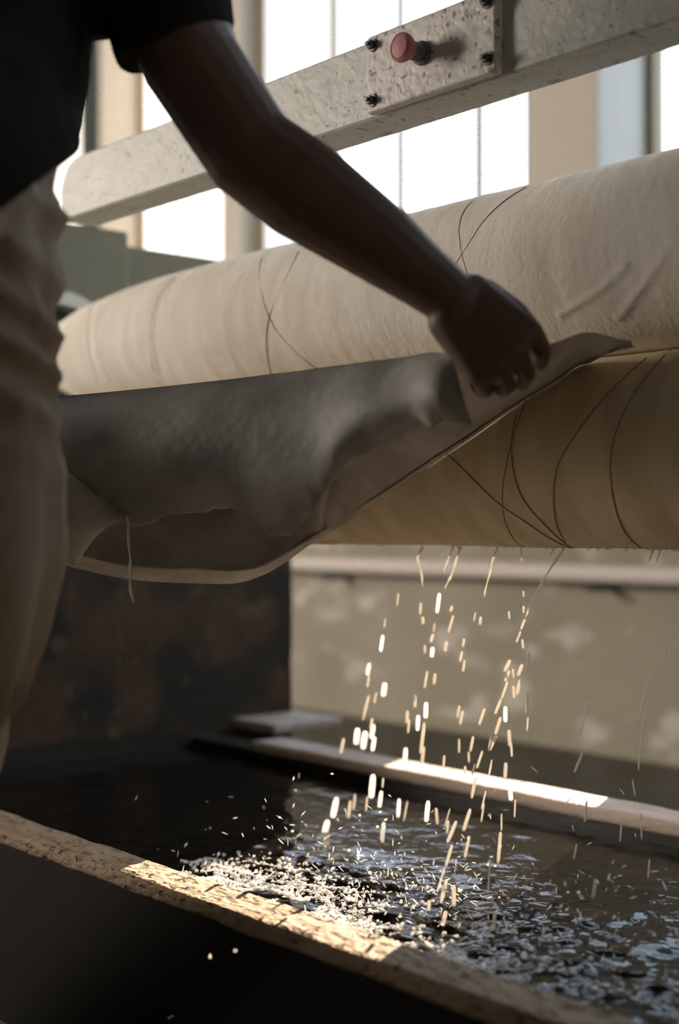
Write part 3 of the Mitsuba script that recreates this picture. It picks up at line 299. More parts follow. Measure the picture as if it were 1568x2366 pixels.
DROPS = [[-1.3698, 1.4644, 0.2957, -1.3699, 1.4644, 0.2734, 0.003], [-1.3635, 1.4646, 0.2637, -1.3619, 1.4646, 0.2404, 0.0027], [-1.3377, 1.4412, 0.2516, -1.3362, 1.4412, 0.2316, 0.0018], [-1.51, 1.4229,
    0.3025, -1.51, 1.4229, 0.283, 0.0028], [-1.467, 1.4043, 0.2974, -1.4679, 1.4043, 0.2739, 0.0034], [-1.5341, 1.4307, 0.2762, -1.5359, 1.4307, 0.2569, 0.0025], [-1.5325, 1.4327, 0.2634, -1.5353, 1.4327,
    0.2428, 0.0019], [-1.4824, 1.4036, 0.2774, -1.4842, 1.4036, 0.2543, 0.0031], [-1.4701, 1.4039, 0.2675, -1.4782, 1.4039, 0.2222, 0.0028], [-1.5507, 1.4799, 0.2164, -1.5554, 1.4799, 0.1898, 0.0026],
    [-1.561, 1.4522, 0.2167, -1.5629, 1.4522, 0.1919, 0.0036], [-1.6062, 1.4188, 0.2927, -1.621, 1.4188, 0.2535, 0.0023], [-1.6504, 1.4348, 0.2376, -1.6545, 1.4348, 0.2113, 0.0047], [-1.6814, 1.4779,
    0.2255, -1.6876, 1.4779, 0.1956, 0.0048], [-1.6551, 1.4718, 0.2391, -1.6612, 1.4718, 0.2162, 0.0037], [-1.6482, 1.4675, 0.2215, -1.6533, 1.4675, 0.1981, 0.0034], [-1.6126, 1.4314, 0.2565, -1.6175,
    1.4314, 0.2396, 0.0023], [-1.6887, 1.4394, 0.2169, -1.697, 1.4394, 0.1916, 0.0027], [-1.6362, 1.4541, 0.1664, -1.6412, 1.4541, 0.1285, 0.0047], [-1.5587, 1.4049, 0.1772, -1.5606, 1.4049, 0.1623,
    0.0016], [-1.6066, 1.4444, 0.1465, -1.6115, 1.4444, 0.1202, 0.003], [-1.6135, 1.4217, 0.1398, -1.6165, 1.4217, 0.1165, 0.0016], [-1.6976, 1.4704, 0.125, -1.7018, 1.4704, 0.0991, 0.002], [-1.6333,
    1.4051, 0.1324, -1.6383, 1.4051, 0.1049, 0.0026], [-1.5776, 1.4543, 0.1378, -1.5805, 1.4543, 0.1087, 0.0029], [-1.5759, 1.4696, 0.1322, -1.5836, 1.4696, 0.1029, 0.0013], [-1.4771, 1.4182, 0.1539,
    -1.4816, 1.4182, 0.1228, 0.0034], [-1.5162, 1.4716, 0.1306, -1.5134, 1.4716, 0.1067, 0.0022], [-1.4852, 1.4698, 0.1349, -1.4961, 1.4698, 0.1066, 0.0009], [-1.554, 1.4015, 0.1129, -1.5578, 1.4015,
    0.0837, 0.0032], [-1.6511, 1.4566, 0.0586, -1.6541, 1.4566, 0.0301, 0.0023], [-1.4021, 1.4001, 0.1391, -1.42, 1.4001, 0.1061, 0.0027], [-1.4147, 1.4403, 0.1488, -1.4285, 1.4403, 0.1154, 0.0027],
    [-1.4536, 1.4349, 0.1275, -1.4562, 1.4349, 0.1085, 0.0019], [-1.4269, 1.4163, 0.0996, -1.4399, 1.4163, 0.0668, 0.0024], [-1.2215, 1.2, 0.1388, -1.2349, 1.2, 0.1067, 0.0013], [-1.4403, 1.4645, 0.1027,
    -1.4499, 1.4645, 0.07, 0.0022], [-1.4283, 1.4253, 0.0779, -1.4274, 1.4253, 0.0507, 0.0018], [-1.2186, 1.2, 0.1254, -1.2282, 1.2, 0.095, 0.0023], [-1.2061, 1.2, 0.1211, -1.2062, 1.2, 0.0954, 0.0026],
    [-1.3506, 1.4359, 0.1526, -1.3507, 1.4359, 0.1288, 0.0012], [-1.3787, 1.4639, 0.1191, -1.3837, 1.4639, 0.074, 0.0024], [-1.1657, 1.22, 0.1576, -1.1693, 1.22, 0.1147, 0.001], [-1.3703, 1.4256, 0.1825,
    -1.3786, 1.4256, 0.1556, 0.0012], [-1.4106, 1.464, 0.1537, -1.4166, 1.464, 0.1264, 0.0012], [-1.4048, 1.4406, 0.194, -1.4125, 1.4406, 0.1637, 0.0024], [-1.3912, 1.4405, 0.2333, -1.4022, 1.4405,
    0.2077, 0.0018], [-1.3845, 1.4189, 0.2184, -1.3903, 1.4189, 0.2026, 0.0012], [-1.3354, 1.4012, 0.2324, -1.3411, 1.4012, 0.2101, 0.0015], [-1.3787, 1.4747, 0.2149, -1.3804, 1.4747, 0.1916, 0.0027],
    [-1.3075, 1.4069, 0.1949, -1.3059, 1.4069, 0.1806, 0.0032], [-1.3542, 1.4676, 0.1677, -1.3558, 1.4676, 0.1422, 0.0012], [-1.3981, 1.4294, 0.2542, -1.404, 1.4294, 0.2317, 0.0021], [-1.4727, 1.4761,
    0.2374, -1.4727, 1.4761, 0.2166, 0.0016], [-1.4584, 1.432, 0.2199, -1.4601, 1.432, 0.2029, 0.0019], [-1.4522, 1.4749, 0.2211, -1.4513, 1.4749, 0.2056, 0.0016], [-1.4291, 1.4445, 0.2068, -1.4291,
    1.4445, 0.1964, 0.0018], [-1.3445, 1.4192, 0.2618, -1.3575, 1.4192, 0.2402, 0.0024], [-1.3741, 1.4593, 0.2806, -1.3841, 1.4593, 0.2553, 0.0024], [-1.3999, 1.454, 0.2906, -1.4109, 1.454, 0.2663,
    0.0021], [-1.4505, 1.4547, 0.2899, -1.4549, 1.4547, 0.2714, 0.0019], [-1.426, 1.4371, 0.2864, -1.4321, 1.4371, 0.2655, 0.0021], [-1.2854, 1.4178, 0.3262, -1.287, 1.4178, 0.2944, 0.0017], [-1.3158,
    1.4513, 0.2873, -1.3174, 1.4513, 0.2683, 0.0012], [-1.5637, 1.4086, 0.3869, -1.5685, 1.4086, 0.3616, 0.0029], [-1.6466, 1.4554, 0.3362, -1.6517, 1.4554, 0.3165, 0.003], [-1.6425, 1.4508, 0.3169,
    -1.6465, 1.4508, 0.2992, 0.002], [-1.5828, 1.4301, 0.3134, -1.5867, 1.4301, 0.2917, 0.0042], [-1.6401, 1.4639, 0.2908, -1.6451, 1.4639, 0.2736, 0.0017], [-1.4894, 1.4155, 0.4377, -1.4912, 1.4155,
    0.4201, 0.0022], [-1.5023, 1.4312, 0.4158, -1.5014, 1.4312, 0.4045, 0.0025], [-1.5006, 1.4638, 0.4495, -1.5061, 1.4638, 0.4194, 0.0029], [-1.4408, 1.4304, 0.4343, -1.4443, 1.4304, 0.4255, 0.0022],
    [-1.465, 1.4571, 0.4185, -1.4757, 1.4571, 0.3928, 0.0019], [-1.499, 1.449, 0.3899, -1.5044, 1.449, 0.377, 0.0025], [-1.5271, 1.4753, 0.3677, -1.529, 1.4753, 0.3521, 0.0032], [-1.5266, 1.4793, 0.4029,
    -1.5294, 1.4793, 0.3899, 0.0013], [-1.4801, 1.4579, 0.3799, -1.4837, 1.4579, 0.3639, 0.0028], [-1.4507, 1.4647, 0.3858, -1.4533, 1.4647, 0.3731, 0.0019], [-1.4029, 1.4122, 0.3733, -1.4072, 1.4122,
    0.3579, 0.0021], [-1.4422, 1.457, 0.3556, -1.4457, 1.457, 0.3386, 0.0019], [-1.5305, 1.4678, 0.3325, -1.537, 1.4678, 0.3062, 0.0019], [-1.4771, 1.4321, 0.3353, -1.4798, 1.4321, 0.3189, 0.0025],
    [-1.5114, 1.4443, 0.3736, -1.5114, 1.4443, 0.3609, 0.0019], [-1.3923, 1.4384, 0.421, -1.394, 1.4384, 0.4094, 0.0021], [-1.4397, 1.4767, 0.4232, -1.4432, 1.4767, 0.4106, 0.0012], [-1.3268, 1.4254,
    0.4324, -1.326, 1.4254, 0.4213, 0.0015], [-1.3061, 1.4322, 0.4605, -1.3061, 1.4322, 0.4518, 0.0015], [-1.2814, 1.4001, 0.4492, -1.2814, 1.4001, 0.4406, 0.0017], [-1.3074, 1.4336, 0.44, -1.3074,
    1.4336, 0.43, 0.0018], [-1.2845, 1.4505, 0.4246, -1.2876, 1.4505, 0.414, 0.002], [-1.3091, 1.4748, 0.4502, -1.3107, 1.4748, 0.4353, 0.0012], [-1.3466, 1.4739, 0.3904, -1.345, 1.4739, 0.3773, 0.0018],
    [-1.2906, 1.4262, 0.379, -1.2961, 1.4262, 0.3507, 0.0023], [-1.3515, 1.4791, 0.3548, -1.3596, 1.4791, 0.3379, 0.0027], [-1.2968, 1.415, 0.3428, -1.3031, 1.415, 0.3214, 0.0026], [-1.3564, 1.4659,
    0.3252, -1.3548, 1.4659, 0.3079, 0.0021], [-1.3079, 1.4126, 0.3565, -1.3063, 1.4126, 0.3439, 0.0017], [-1.331, 1.4324, 0.3652, -1.3414, 1.4324, 0.3485, 0.0027], [-1.3079, 1.4059, 0.3541, -1.3158,
    1.4059, 0.3389, 0.0023], [-1.3696, 1.4686, 0.3299, -1.3812, 1.4686, 0.3046, 0.0018], [-1.3799, 1.4663, 0.3049, -1.3916, 1.4663, 0.2825, 0.0021], [-1.3449, 1.4112, 0.2643, -1.3506, 1.4112, 0.2413,
    0.0021], [-1.3129, 1.4422, 0.4218, -1.32, 1.4422, 0.4067, 0.0018], [-1.3011, 1.4207, 0.407, -1.309, 1.4207, 0.3909, 0.0017], [-1.7053, 1.4393, 0.1229, -1.7158, 1.4393, 0.0888, 0.0047], [-1.7334,
    1.4443, 0.082, -1.7463, 1.4443, 0.049, 0.0048], [-1.7115, 1.4085, 0.064, -1.7221, 1.4085, 0.0326, 0.004], [-1.8131, 1.4692, -0.0224, -1.8164, 1.4692, -0.0407, 0.0021], [-1.3949, 1.2, 0.0679, -1.3949,
    1.2, 0.0484, 0.0034], [-1.3829, 1.2, 0.0786, -1.3829, 1.2, 0.0648, 0.0019], [-1.2484, 1.2, 0.0946, -1.2492, 1.2, 0.0813, 0.0021], [-1.2194, 1.2, 0.0875, -1.2253, 1.2, 0.0682, 0.0026], [-1.1581, 1.22,
    0.0967, -1.1602, 1.22, 0.0734, 0.002], [-1.1757, 1.22, 0.0701, -1.1764, 1.22, 0.0444, 0.0023], [-1.3382, 1.4742, 0.3052, -1.3399, 1.4742, 0.287, 0.0012], [-1.5977, 1.4712, 0.4457, -1.6006, 1.4712,
    0.4258, 0.0013], [-1.591, 1.4384, 0.4079, -1.5939, 1.4384, 0.3947, 0.0013], [-1.2909, 1.5467, 0.3039, -1.3042, 1.5467, 0.2542, 0.0015], [-1.2809, 1.5236, 0.2352, -1.2957, 1.5236, 0.2064, 0.0018],
    [-1.1702, 1.5279, 0.351, -1.1903, 1.5279, 0.2804, 0.0014], [-1.1957, 1.5516, 0.3008, -1.2074, 1.5516, 0.2179, 0.0015], [-1.2941, 1.5484, 0.1647, -1.298, 1.5484, 0.1339, 0.0018], [-1.2715, 1.5004,
    0.1152, -1.2769, 1.5004, 0.0936, 0.0015], [-1.2034, 1.5104, 0.1512, -1.2056, 1.5104, 0.1279, 0.0014], [-1.0071, 1.22, 0.1633, -1.0108, 1.22, 0.1413, 0.0014], [-1.189, 1.5152, 0.213, -1.1841, 1.5152,
    0.1908, 0.0011], [-1.1969, 1.562, 0.0986, -1.1992, 1.562, 0.072, 0.0015], [-1.1255, 1.5256, 0.4165, -1.1372, 1.5256, 0.3764, 0.0014], [-1.2001, 1.5476, 0.1612, -1.1987, 1.5476, 0.1266, 0.0012]]
TRICKLES = [[[[-1.5228, 1.45, 0.5181], [-1.5275, 1.45, 0.5097], [-1.533, 1.45, 0.5], [-1.5293, 1.45, 0.4885], [-1.5247, 1.45, 0.4778], [-1.5229, 1.45, 0.4651], [-1.5219, 1.45, 0.4587]], 0.0016], [[[-1.4429,
    1.45, 0.5178], [-1.4482, 1.45, 0.5077], [-1.4552, 1.45, 0.4921], [-1.4614, 1.45, 0.4776], [-1.4694, 1.45, 0.4667], [-1.4747, 1.45, 0.4559]], 0.0017], [[[-1.4587, 1.45, 0.5188], [-1.464, 1.45, 0.5075],
    [-1.4729, 1.45, 0.4917], [-1.4774, 1.45, 0.4809]], 0.0012], [[[-1.37, 1.45, 0.5186], [-1.3758, 1.45, 0.5089], [-1.3808, 1.45, 0.4991], [-1.3841, 1.45, 0.4875], [-1.3883, 1.45, 0.4753], [-1.3942, 1.45,
    0.4587], [-1.3959, 1.45, 0.4477]], 0.0014], [[[-1.2504, 1.45, 0.5201], [-1.2579, 1.45, 0.509], [-1.2709, 1.45, 0.4943], [-1.2839, 1.45, 0.4783], [-1.2956, 1.45, 0.4621], [-1.3065, 1.45, 0.4476],
    [-1.3136, 1.45, 0.4332], [-1.32, 1.45, 0.4223]], 0.0014], [[[-1.3262, 1.45, 0.5192], [-1.3262, 1.45, 0.5097], [-1.3254, 1.45, 0.4978]], 0.0008], [[[-1.1035, 1.45, 0.5208], [-1.1069, 1.45, 0.5131],
    [-1.1116, 1.45, 0.5022]], 0.0014], [[[-1.0916, 1.45, 0.5209], [-1.0969, 1.45, 0.5106], [-1.1002, 1.45, 0.5024]], 0.0008], [[[-1.267, 1.45, 0.5199], [-1.2708, 1.45, 0.5134], [-1.2731, 1.45, 0.5076]],
    0.001]]
HIDE_DRIP = [[-1.496, 0.9259, 0.559], [-1.4944, 0.928, 0.55], [-1.4948, 0.9277, 0.5352], [-1.4936, 0.9294, 0.514], [-1.4933, 0.9299, 0.4981], [-1.4938, 0.9296, 0.4796], [-1.4925, 0.9313, 0.4637], [-1.4909,
    0.9334, 0.4547]]
FLYING_DROPS = [[-1.2348, 0.9, 0.0944], [-1.2813, 0.9, 0.0768], [-1.3612, 0.9, -0.0104], [-1.355, 0.9, -0.0068], [-1.2813, 0.9, 0.0791]]
HEM = [[-1.2432, 0.6936, 0.9079], [0.1363, 0.6352, -0.7602]]
CUFF = [[-1.2568, 0.8302, 1.0517], [0.2135, 0.2649, -0.9403], [-1.2594, 0.827, 1.0631, 0.0605]]

# ================================================================== the room
FL = -.19      # floor level
S('floor', box(-9, 2.5, -1.4, 4.1, FL - .1, FL), 'floor_wet'); L('floor', kind='structure')
S('ceiling', box(-9, 2.5, -1.4, 4.3, 4.2, 4.3), 'wall_dark'); L('ceiling', kind='structure')
SILL = .93
S('wall_back', cat(box(-9, 2.5, 3.6, 4.05, FL, SILL), box(-9, 2.5, 4.0, 4.1, 3.4, 4.2)), 'wall_concrete'); L('wall_back', kind='structure')
S('wall_left', box(-9.1, -9, -1.4, 4.1, FL, 4.2), 'wall_plaster'); L('wall_left', kind='structure')
S('wall_right', box(2.5, 2.6, -1.4, 4.1, FL, 4.2), 'wall_dark'); L('wall_right', kind='structure')
FW0, FW1, FZ0, FZ1 = -6.9, -4.5, .9, 2.5
S('wall_front', cat(box(-9, FW0, -1.5, -1.4, FL, 4.2), box(FW1, 2.5, -1.5, -1.4, FL, 4.2), box(FW0, FW1, -1.5, -1.4, FL, FZ0), box(FW0, FW1, -1.5, -1.4, FZ1, 4.2)), 'wall_dark'); L('wall_front', kind='structure')
# pilasters between the windows of the far wall
PIL = [(-3.379, -3.05, 3.71, 'pilaster_grey'), (-5.452, -5.281, 3.888, 'pilaster_grey'), (-6.466, -6.306, 3.746, 'pilaster_peach'), (-1.2, -.8, 3.70, 'pilaster_grey'), (-8.9, -7.4, 3.76, 'pilaster_grey')]
for i, (a, b, y, m) in enumerate(PIL):
    S(num('wall_back__pilaster', i), box(a, b, y, 4.05, SILL, 3.4, .008), m, 30)
# windows: (x0, x1, list of mullions, pane tone)
def window(n, x0, x1, mull, tone, y=4.0, z0=SILL, z1=3.4, open_from=None, open_z=None, w=.022, facing=-1, rails=(), tones=None):
    k = f'window_{n}'
    fr = [box(x0, x0 + .03, y - .03, y + .03, z0, z1), box(x1 - .03, x1, y - .03, y + .03, z0, z1), box(x0, x1, y - .03, y + .03, z0, z0 + .04), box(x0, x1, y - .03, y + .03, z1 - .04, z1)]
    S(k, cat(*fr), 'frame_brown'); L(k, kind='structure')
    for i, xm in enumerate(mull): S(num(k + '__mullion', i), box(xm - w / 2, xm + w / 2, y - .025, y + .025, z0, z1), 'frame_brown')
    for i, zr in enumerate(rails): S(num(k + '__rail', i), box(x0, x1, y - .024, y + .024, zr - .02, zr + .02), 'frame_brown')
    xs = [x0, *mull, x1]
    for i in range(len(xs) - 1):
        a, b = xs[i], xs[i + 1]; lo = z0
        if open_from is not None and a >= open_from - 1e-6: lo = open_z
        v = np.array([[a, y, lo], [b, y, lo], [b, y, z1], [a, y, z1]]); f = np.array([[0, 1, 2], [0, 2, 3]])
        if facing > 0: f = f[:, ::-1]
        S(num(k + '__pane', i), trimesh.Trimesh(v, f, process=False), 'pane_glass', emitter={'type': 'area', 'radiance': rgb(*PANE_LIGHT[tones[i] if tones else tone]), 'sampling_weight': 3.5 if tone == 'front' else 1.0})
window(1, -5.281, -3.379, [-4.74, -4.316, -3.865], 'white', w=.03, tones=['soft', 'white', 'white', 'white'])
window(2, -6.306, -5.452, [], 'pale')
OPEN_X1 = -2.46
window(3, -3.05, OPEN_X1, [], 'white', open_from=-3.05, open_z=2.25)
window(4, OPEN_X1, -1.2, [-1.85], 'white')
window(5, -7.4, -6.466, [], 'cream')
window(6, FW0, FW1, [-6.1, -5.3], 'front', y=-1.45, z0=FZ0, z1=FZ1, facing=1)

S('wall_pipe', tube([[x, 3.52, .395] for x in np.linspace(-8.9, 2.4, 12)], .03, 16), 'pipe_mauve', 40)
L('wall_pipe', 'mauve grey pipe running along the foot of the concrete far wall', 'pipe')
for i, x in enumerate((-6.5, -5.6, -4.2, -2.9, -1.4, .2)): S(num('wall_pipe__bracket', i), box(x - .015, x + .015, 3.47, 3.6, .34, .352), 'dark_iron')

S('drain_pipe', tube([[-6.035, 3.53, z] for z in np.linspace(FL, 4.19, 10)], .048, 18), 'drain_green', 40); L('drain_pipe', 'dark green upright pipe in front of the peach pilaster, behind the worker', 'pipe')
# ================================================================== guard beam
BX0, BX1, BY0, BY1, BZ0, BZ1 = -2.223, -.35, 1.24, 1.313, 1.084, 1.187
def beam_mesh():
    # side outline with one rounded upper corner at the free end, bevelled all round
    r = .055; t = np.linspace(np.pi / 2, np.pi, 10)
    pts = [(BX1, BZ0), (BX1, BZ1)] + [(BX0 + r + r * math.cos(a), BZ1 - r + r * math.sin(a)) for a in t] + [(BX0, BZ0)]
    e = .003; P = Polygon(pts); inner = P.buffer(-e)
    def loop(q, y): return np.array([[x, y, z] for x, z in np.array(q.exterior.coords)[:-1]])
    pieces = []
    for q, y in ((inner, BY0), (P, BY0 + e), (P, BY1 - e), (inner, BY1)):
        pieces.append(trimesh.convex.convex_hull(np.vstack([loop(q, y), loop(q, y + 1e-5)])))
    return m3.Manifold.hull_points(np.vstack([p.vertices for p in pieces]))
S('guard_beam', rough(beam_mesh(), .012, .0016, [30, 30, 30], 3), 'beam_paint', 25)
L('guard_beam', 'pale grey painted guard beam crossing above the rollers, chipped, with a button plate', 'beam')
PX0, PX1, PZ0, PZ1, PY = -1.394, -1.161, 1.086, 1.1875, 1.226
S('guard_beam__control_plate', rough(box(PX0, PX1, PY, BY0 + .001, PZ0, PZ1, .005), .008, .0012, [60, 60, 60], 8), 'plate_paint', 25)
L('guard_beam__control_plate', 'bolted grey cover plate')
def hexbolt(x, z, y, r=.0068):
    a = trimesh.creation.cylinder(r * 1.25, .0025, sections=20); b = trimesh.creation.cylinder(r * .82, .008, sections=6)
    b.apply_translation([0, 0, .004]); c = trimesh.creation.cylinder(r * .4, .011, sections=12); c.apply_translation([0, 0, .006]); k = cat(a, b, c)
    k.apply_transform(trimesh.transformations.rotation_matrix(math.pi / 2, [1, 0, 0])); k.apply_translation([x, y - .001, z]); return k
BOLTS = [(-1.3795, 1.1735), (-1.3805, 1.1015), (-1.1745, 1.1725), (-1.1735, 1.1045)]
for i, (x, z) in enumerate(BOLTS): S(num('guard_beam__control_plate__bolt', i), hexbolt(x, z, PY), 'bolt_steel', 30)
def lathe_y(prof, x, z, y):
    """profile [(radius, height towards the front)]"""
    k = trimesh.creation.revolve(np.array(prof), sections=36); k.apply_transform(trimesh.transformations.rotation_matrix(math.pi / 2, [1, 0, 0])); k.apply_translation([x, y, z]); return k
BUX, BUZ = -1.286, 1.139
S('guard_beam__control_plate__button_collar', lathe_y([(0, 0), (.015, 0), (.015, .006), (.0115, .008), (.0115, .024), (0, .024)], BUX, BUZ, PY + .001), 'button_grey', 35)
S('guard_beam__control_plate__button_cap', lathe_y([(0, .022), (.0115, .022), (.0165, .030), (.0185, .036), (.0180, .040), (.0150, .0418), (.0142, .0410), (.0134, .0418), (.006, .0428), (0, .0430)], BUX, BUZ, PY + .001), 'button_red', 35)
L('guard_beam__control_plate__button_cap', 'red mushroom push button')

# ================================================================== machine end frame
S('machine_frame', box(-2.75, -2.65, 1.30, 1.645, .5, 1.186, .006), 'green_paint', 30)
L('machine_frame', 'green and rusty end frame of the washing machine beyond the roller ends', 'machine frame')
S('machine_frame__cross_arm', box(-2.76, -2.66, 1.60, 3.3, 1.02, 1.158, .006), 'green_paint', 30)
S('machine_frame__side_plate', rough(box(-2.72, -2.66, 1.55, 2.108, FL, .92, .006), .05, .006, [9, 9, 9], 4), 'rust', 30)
L('machine_frame__side_plate', 'rust brown steel side plate')
S('machine_frame__lower_plate', rough(box(-2.70, -2.64, .98, 1.62, FL, .56, .006), .05, .004, [9, 9, 9], 5), 'rust', 30)
S('machine_frame__ledge', box(-2.70, -2.50, 1.93, 2.13, .085, .105, .004), 'rim_pale', 30)
S('machine_frame__flange', cat(*[trimesh.creation.annulus(r_min=.118, r_max=.146, height=.03).apply_transform(trimesh.transformations.rotation_matrix(math.pi / 2, [0, 1, 0])).apply_translation([-2.62, 1.455, .887])]), 'ring_cream', 30)
L('machine_frame__flange', 'cream ring round the bearing')
ROTX = trimesh.transformations.rotation_matrix(math.pi / 2, [0, 1, 0])
def disc_x(r, h, x, y, z, n=36): return trimesh.creation.cylinder(r, h, sections=n).apply_transform(ROTX).apply_translation([x, y, z])
S('machine_frame__bearing', disc_x(.110, .10, -2.69, 1.455, .887), 'dark_iron', 30)
S('machine_frame__bearing_001', disc_x(.075, .10, -2.69, 1.45, .642), 'dark_iron', 30)

# ================================================================== rollers
RY = 1.45
def roller(R, z, x0, x1, creases=(), seed=0):
    xs = np.r_[np.linspace(x0, x0 + .30, 40), np.arange(x0 + .306, x1, .006)]; na = 200
    th = np.arange(na) * 2 * np.pi / na
    X, TH = np.meshgrid(xs, th, indexing='ij')
    d = (X - x0)
    rad = R * np.interp(X, [-2.64, -2.53, -2.434, -2.345, -2.278, -2.116, -1.94], [.42, .642, .79, .86, .909, .963, 1.0])
    P = np.stack([X, RY + rad * np.cos(TH), z + rad * np.sin(TH)], -1)
    a = meshkit.fbm(P * [34, 8, 8], 3, seed) - .5
    bump = a * .0016 + (meshkit.fbm(P * [6, 9, 9], 2, seed + 4) - .5) * .003
    for c in creases:
        C = np.array(c); q = P.reshape(-1, 3)
        near = np.abs(q[:, 0] - C[:, 0].mean()) < .12
        seg = np.full(len(q), 9.0); qq = q[near]
        best = np.full(len(qq), 9.0)
        for i in range(len(C) - 1):
            ab = C[i + 1] - C[i]; t = np.clip(((qq - C[i]) @ ab) / (ab @ ab + 1e-12), 0, 1)
            w = np.linalg.norm(qq - (C[i] + t[:, None] * ab), axis=1); best = np.minimum(best, w)
        seg[near] = best; bump = bump + (.0032 * np.exp(-(seg / .0035) ** 2)).reshape(bump.shape)
    n = np.stack([np.zeros_like(X), np.cos(TH), np.sin(TH)], -1)
    P = P + n * bump[..., None]
    nx = len(xs); V = P.reshape(-1, 3); idx = np.arange(nx * na).reshape(nx, na)
    q = np.stack([idx[:-1], idx[1:], np.roll(idx[1:], -1, 1), np.roll(idx[:-1], -1, 1)], -1).reshape(-1, 4)
    F = np.vstack([q[:, [0, 2, 1]], q[:, [0, 3, 2]]])
    V = np.vstack([V, [x0, RY, z], [x1, RY, z]]); c0, c1 = len(V) - 2, len(V) - 1
    e = np.arange(na); F = np.vstack([F, np.stack([np.full(na, c0), np.roll(idx[0], -1)[e], idx[0][e]], -1), np.stack([np.full(na, c1), idx[-1][e], np.roll(idx[-1], -1)[e]], -1)])
    return trimesh.Trimesh(V, F, process=False)
S('felt_roller', roller(.1215, .887, -2.59, -.30, CREASES, 1), 'felt', True)
L('felt_roller', 'upper roller sleeved in pale cream felt, pressing on the lower one', 'roller')
S('felt_roller_001', roller(.123, .642, -2.59, -.30, (), 2), 'felt_wet', True)
L('felt_roller_001', 'lower tan felt roller dripping water below the grey hide', 'roller')
for i, t in enumerate(UPPER_THREADS): S(num('felt_roller__thread', i), tube(t, .0006, 6), 'thread', True)
for i, t in enumerate(LOWER_THREADS): S(num('felt_roller_001__thread', i), tube(t, .00068, 6), 'thread', True)
fuzz = []
for k in range(120):
    x = rng.uniform(-1.75, -.95); p0 = np.array([x, RY + rng.uniform(-.01, .01), .521]); L0 = rng.uniform(.002, .006)
    fuzz.append(tube([p0, p0 + [rng.uniform(-.004, .004), 0, -L0 * .6], p0 + [rng.uniform(-.007, .007), 0, -L0]], [.0007, .0005, .0002], 4))
S('felt_roller_001__fuzz', cat(*fuzz), 'felt_wet'); L('felt_roller_001__fuzz', kind='stuff')
for k, z in (('felt_roller', .887), ('felt_roller_001', .642)):
    S(k + '__shaft', disc_x(.035, .20, -.22, RY, z, 28), 'dark_iron', 30)
    S(k + '__shaft_001', disc_x(.035, .06, -2.61, RY, z, 28), 'dark_iron', 30)

# ================================================================== the hide
def clear_roller(P, gap):
    # cloth lies on the rollers, never inside them
    for z, r in ((.887, .1225), (.642, .1235)):
        d = P[..., 1:] - np.array([RY, z]); l = np.linalg.norm(d, axis=-1); k = np.maximum(1, (r + gap) / np.maximum(l, 1e-6))
        front = (P[..., 1] < RY) | True
        P[..., 1:] = np.array([RY, z]) + d * np.where(front, k, 1)[..., None]
    return P
def ruf_flap(P, su, tv):
    w = tv[None, :] ** 2
    y = .0035 * np.sin(su[:, None] * 30 + 1) * w
    P = P.copy(); P[..., 1] += y; P[..., 0] += .4 * y
    edge = (meshkit.fbm(np.stack([P[..., 0] * 60, P[..., 1] * 0, P[..., 2] * 0], -1), 3, 3) - .5) * .016 * tv[None, :] ** 6
    P[..., 2] += edge
    # one long soft fold falling from the hand
    return P + ((meshkit.fbm(P * 11, 2, 9) - .5) * .006 * np.sin(np.pi * np.clip(tv, 0, 1))[None, :])[..., None] * np.array([-.6, -.7, .2])
def ruf_sheet(P, su, tv):
    return clear_roller(P + ((meshkit.fbm(P * 14, 3, 21) - .5) * .006)[..., None] * np.array([-.6, -.7, .2]), .004)
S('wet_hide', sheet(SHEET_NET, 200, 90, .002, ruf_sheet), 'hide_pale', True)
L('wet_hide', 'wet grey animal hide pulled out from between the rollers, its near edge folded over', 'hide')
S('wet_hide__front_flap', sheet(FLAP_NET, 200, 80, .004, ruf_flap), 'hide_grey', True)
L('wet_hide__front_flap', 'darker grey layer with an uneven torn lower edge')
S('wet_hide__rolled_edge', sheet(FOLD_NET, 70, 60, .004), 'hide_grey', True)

# ================================================================== trough
TX0, TX1 = -2.63, .6
S('water_trough', cat(box(TX0, TX1, .975, 1.77, FL, FL + .012), box(TX0, TX0 + .03, .98, 1.85, FL, .095)), 'wet_black')
L('water_trough', 'low dark trough of water under the rollers, with pale rims', 'trough')
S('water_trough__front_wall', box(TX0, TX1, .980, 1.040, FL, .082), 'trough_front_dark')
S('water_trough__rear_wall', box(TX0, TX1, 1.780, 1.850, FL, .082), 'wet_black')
S('water_trough__front_rim', rough(box(TX0, TX1, .975, 1.045, .078, .101, .008), .008, .004, [18, 50, 50], 6, (.3, 1, 1)), 'rim_wood', 30)
L('water_trough__front_rim', 'pitted brown timber rim')
S('water_trough__rear_rim', rough(box(TX0 + .25, TX1, 1.772, 1.858, .078, .101, .008), .02, .004, [12, 30, 30], 7, (.3, 1, 1)), 'rim_pale', 30)
L('water_trough__rear_rim', 'pale worn far rim')

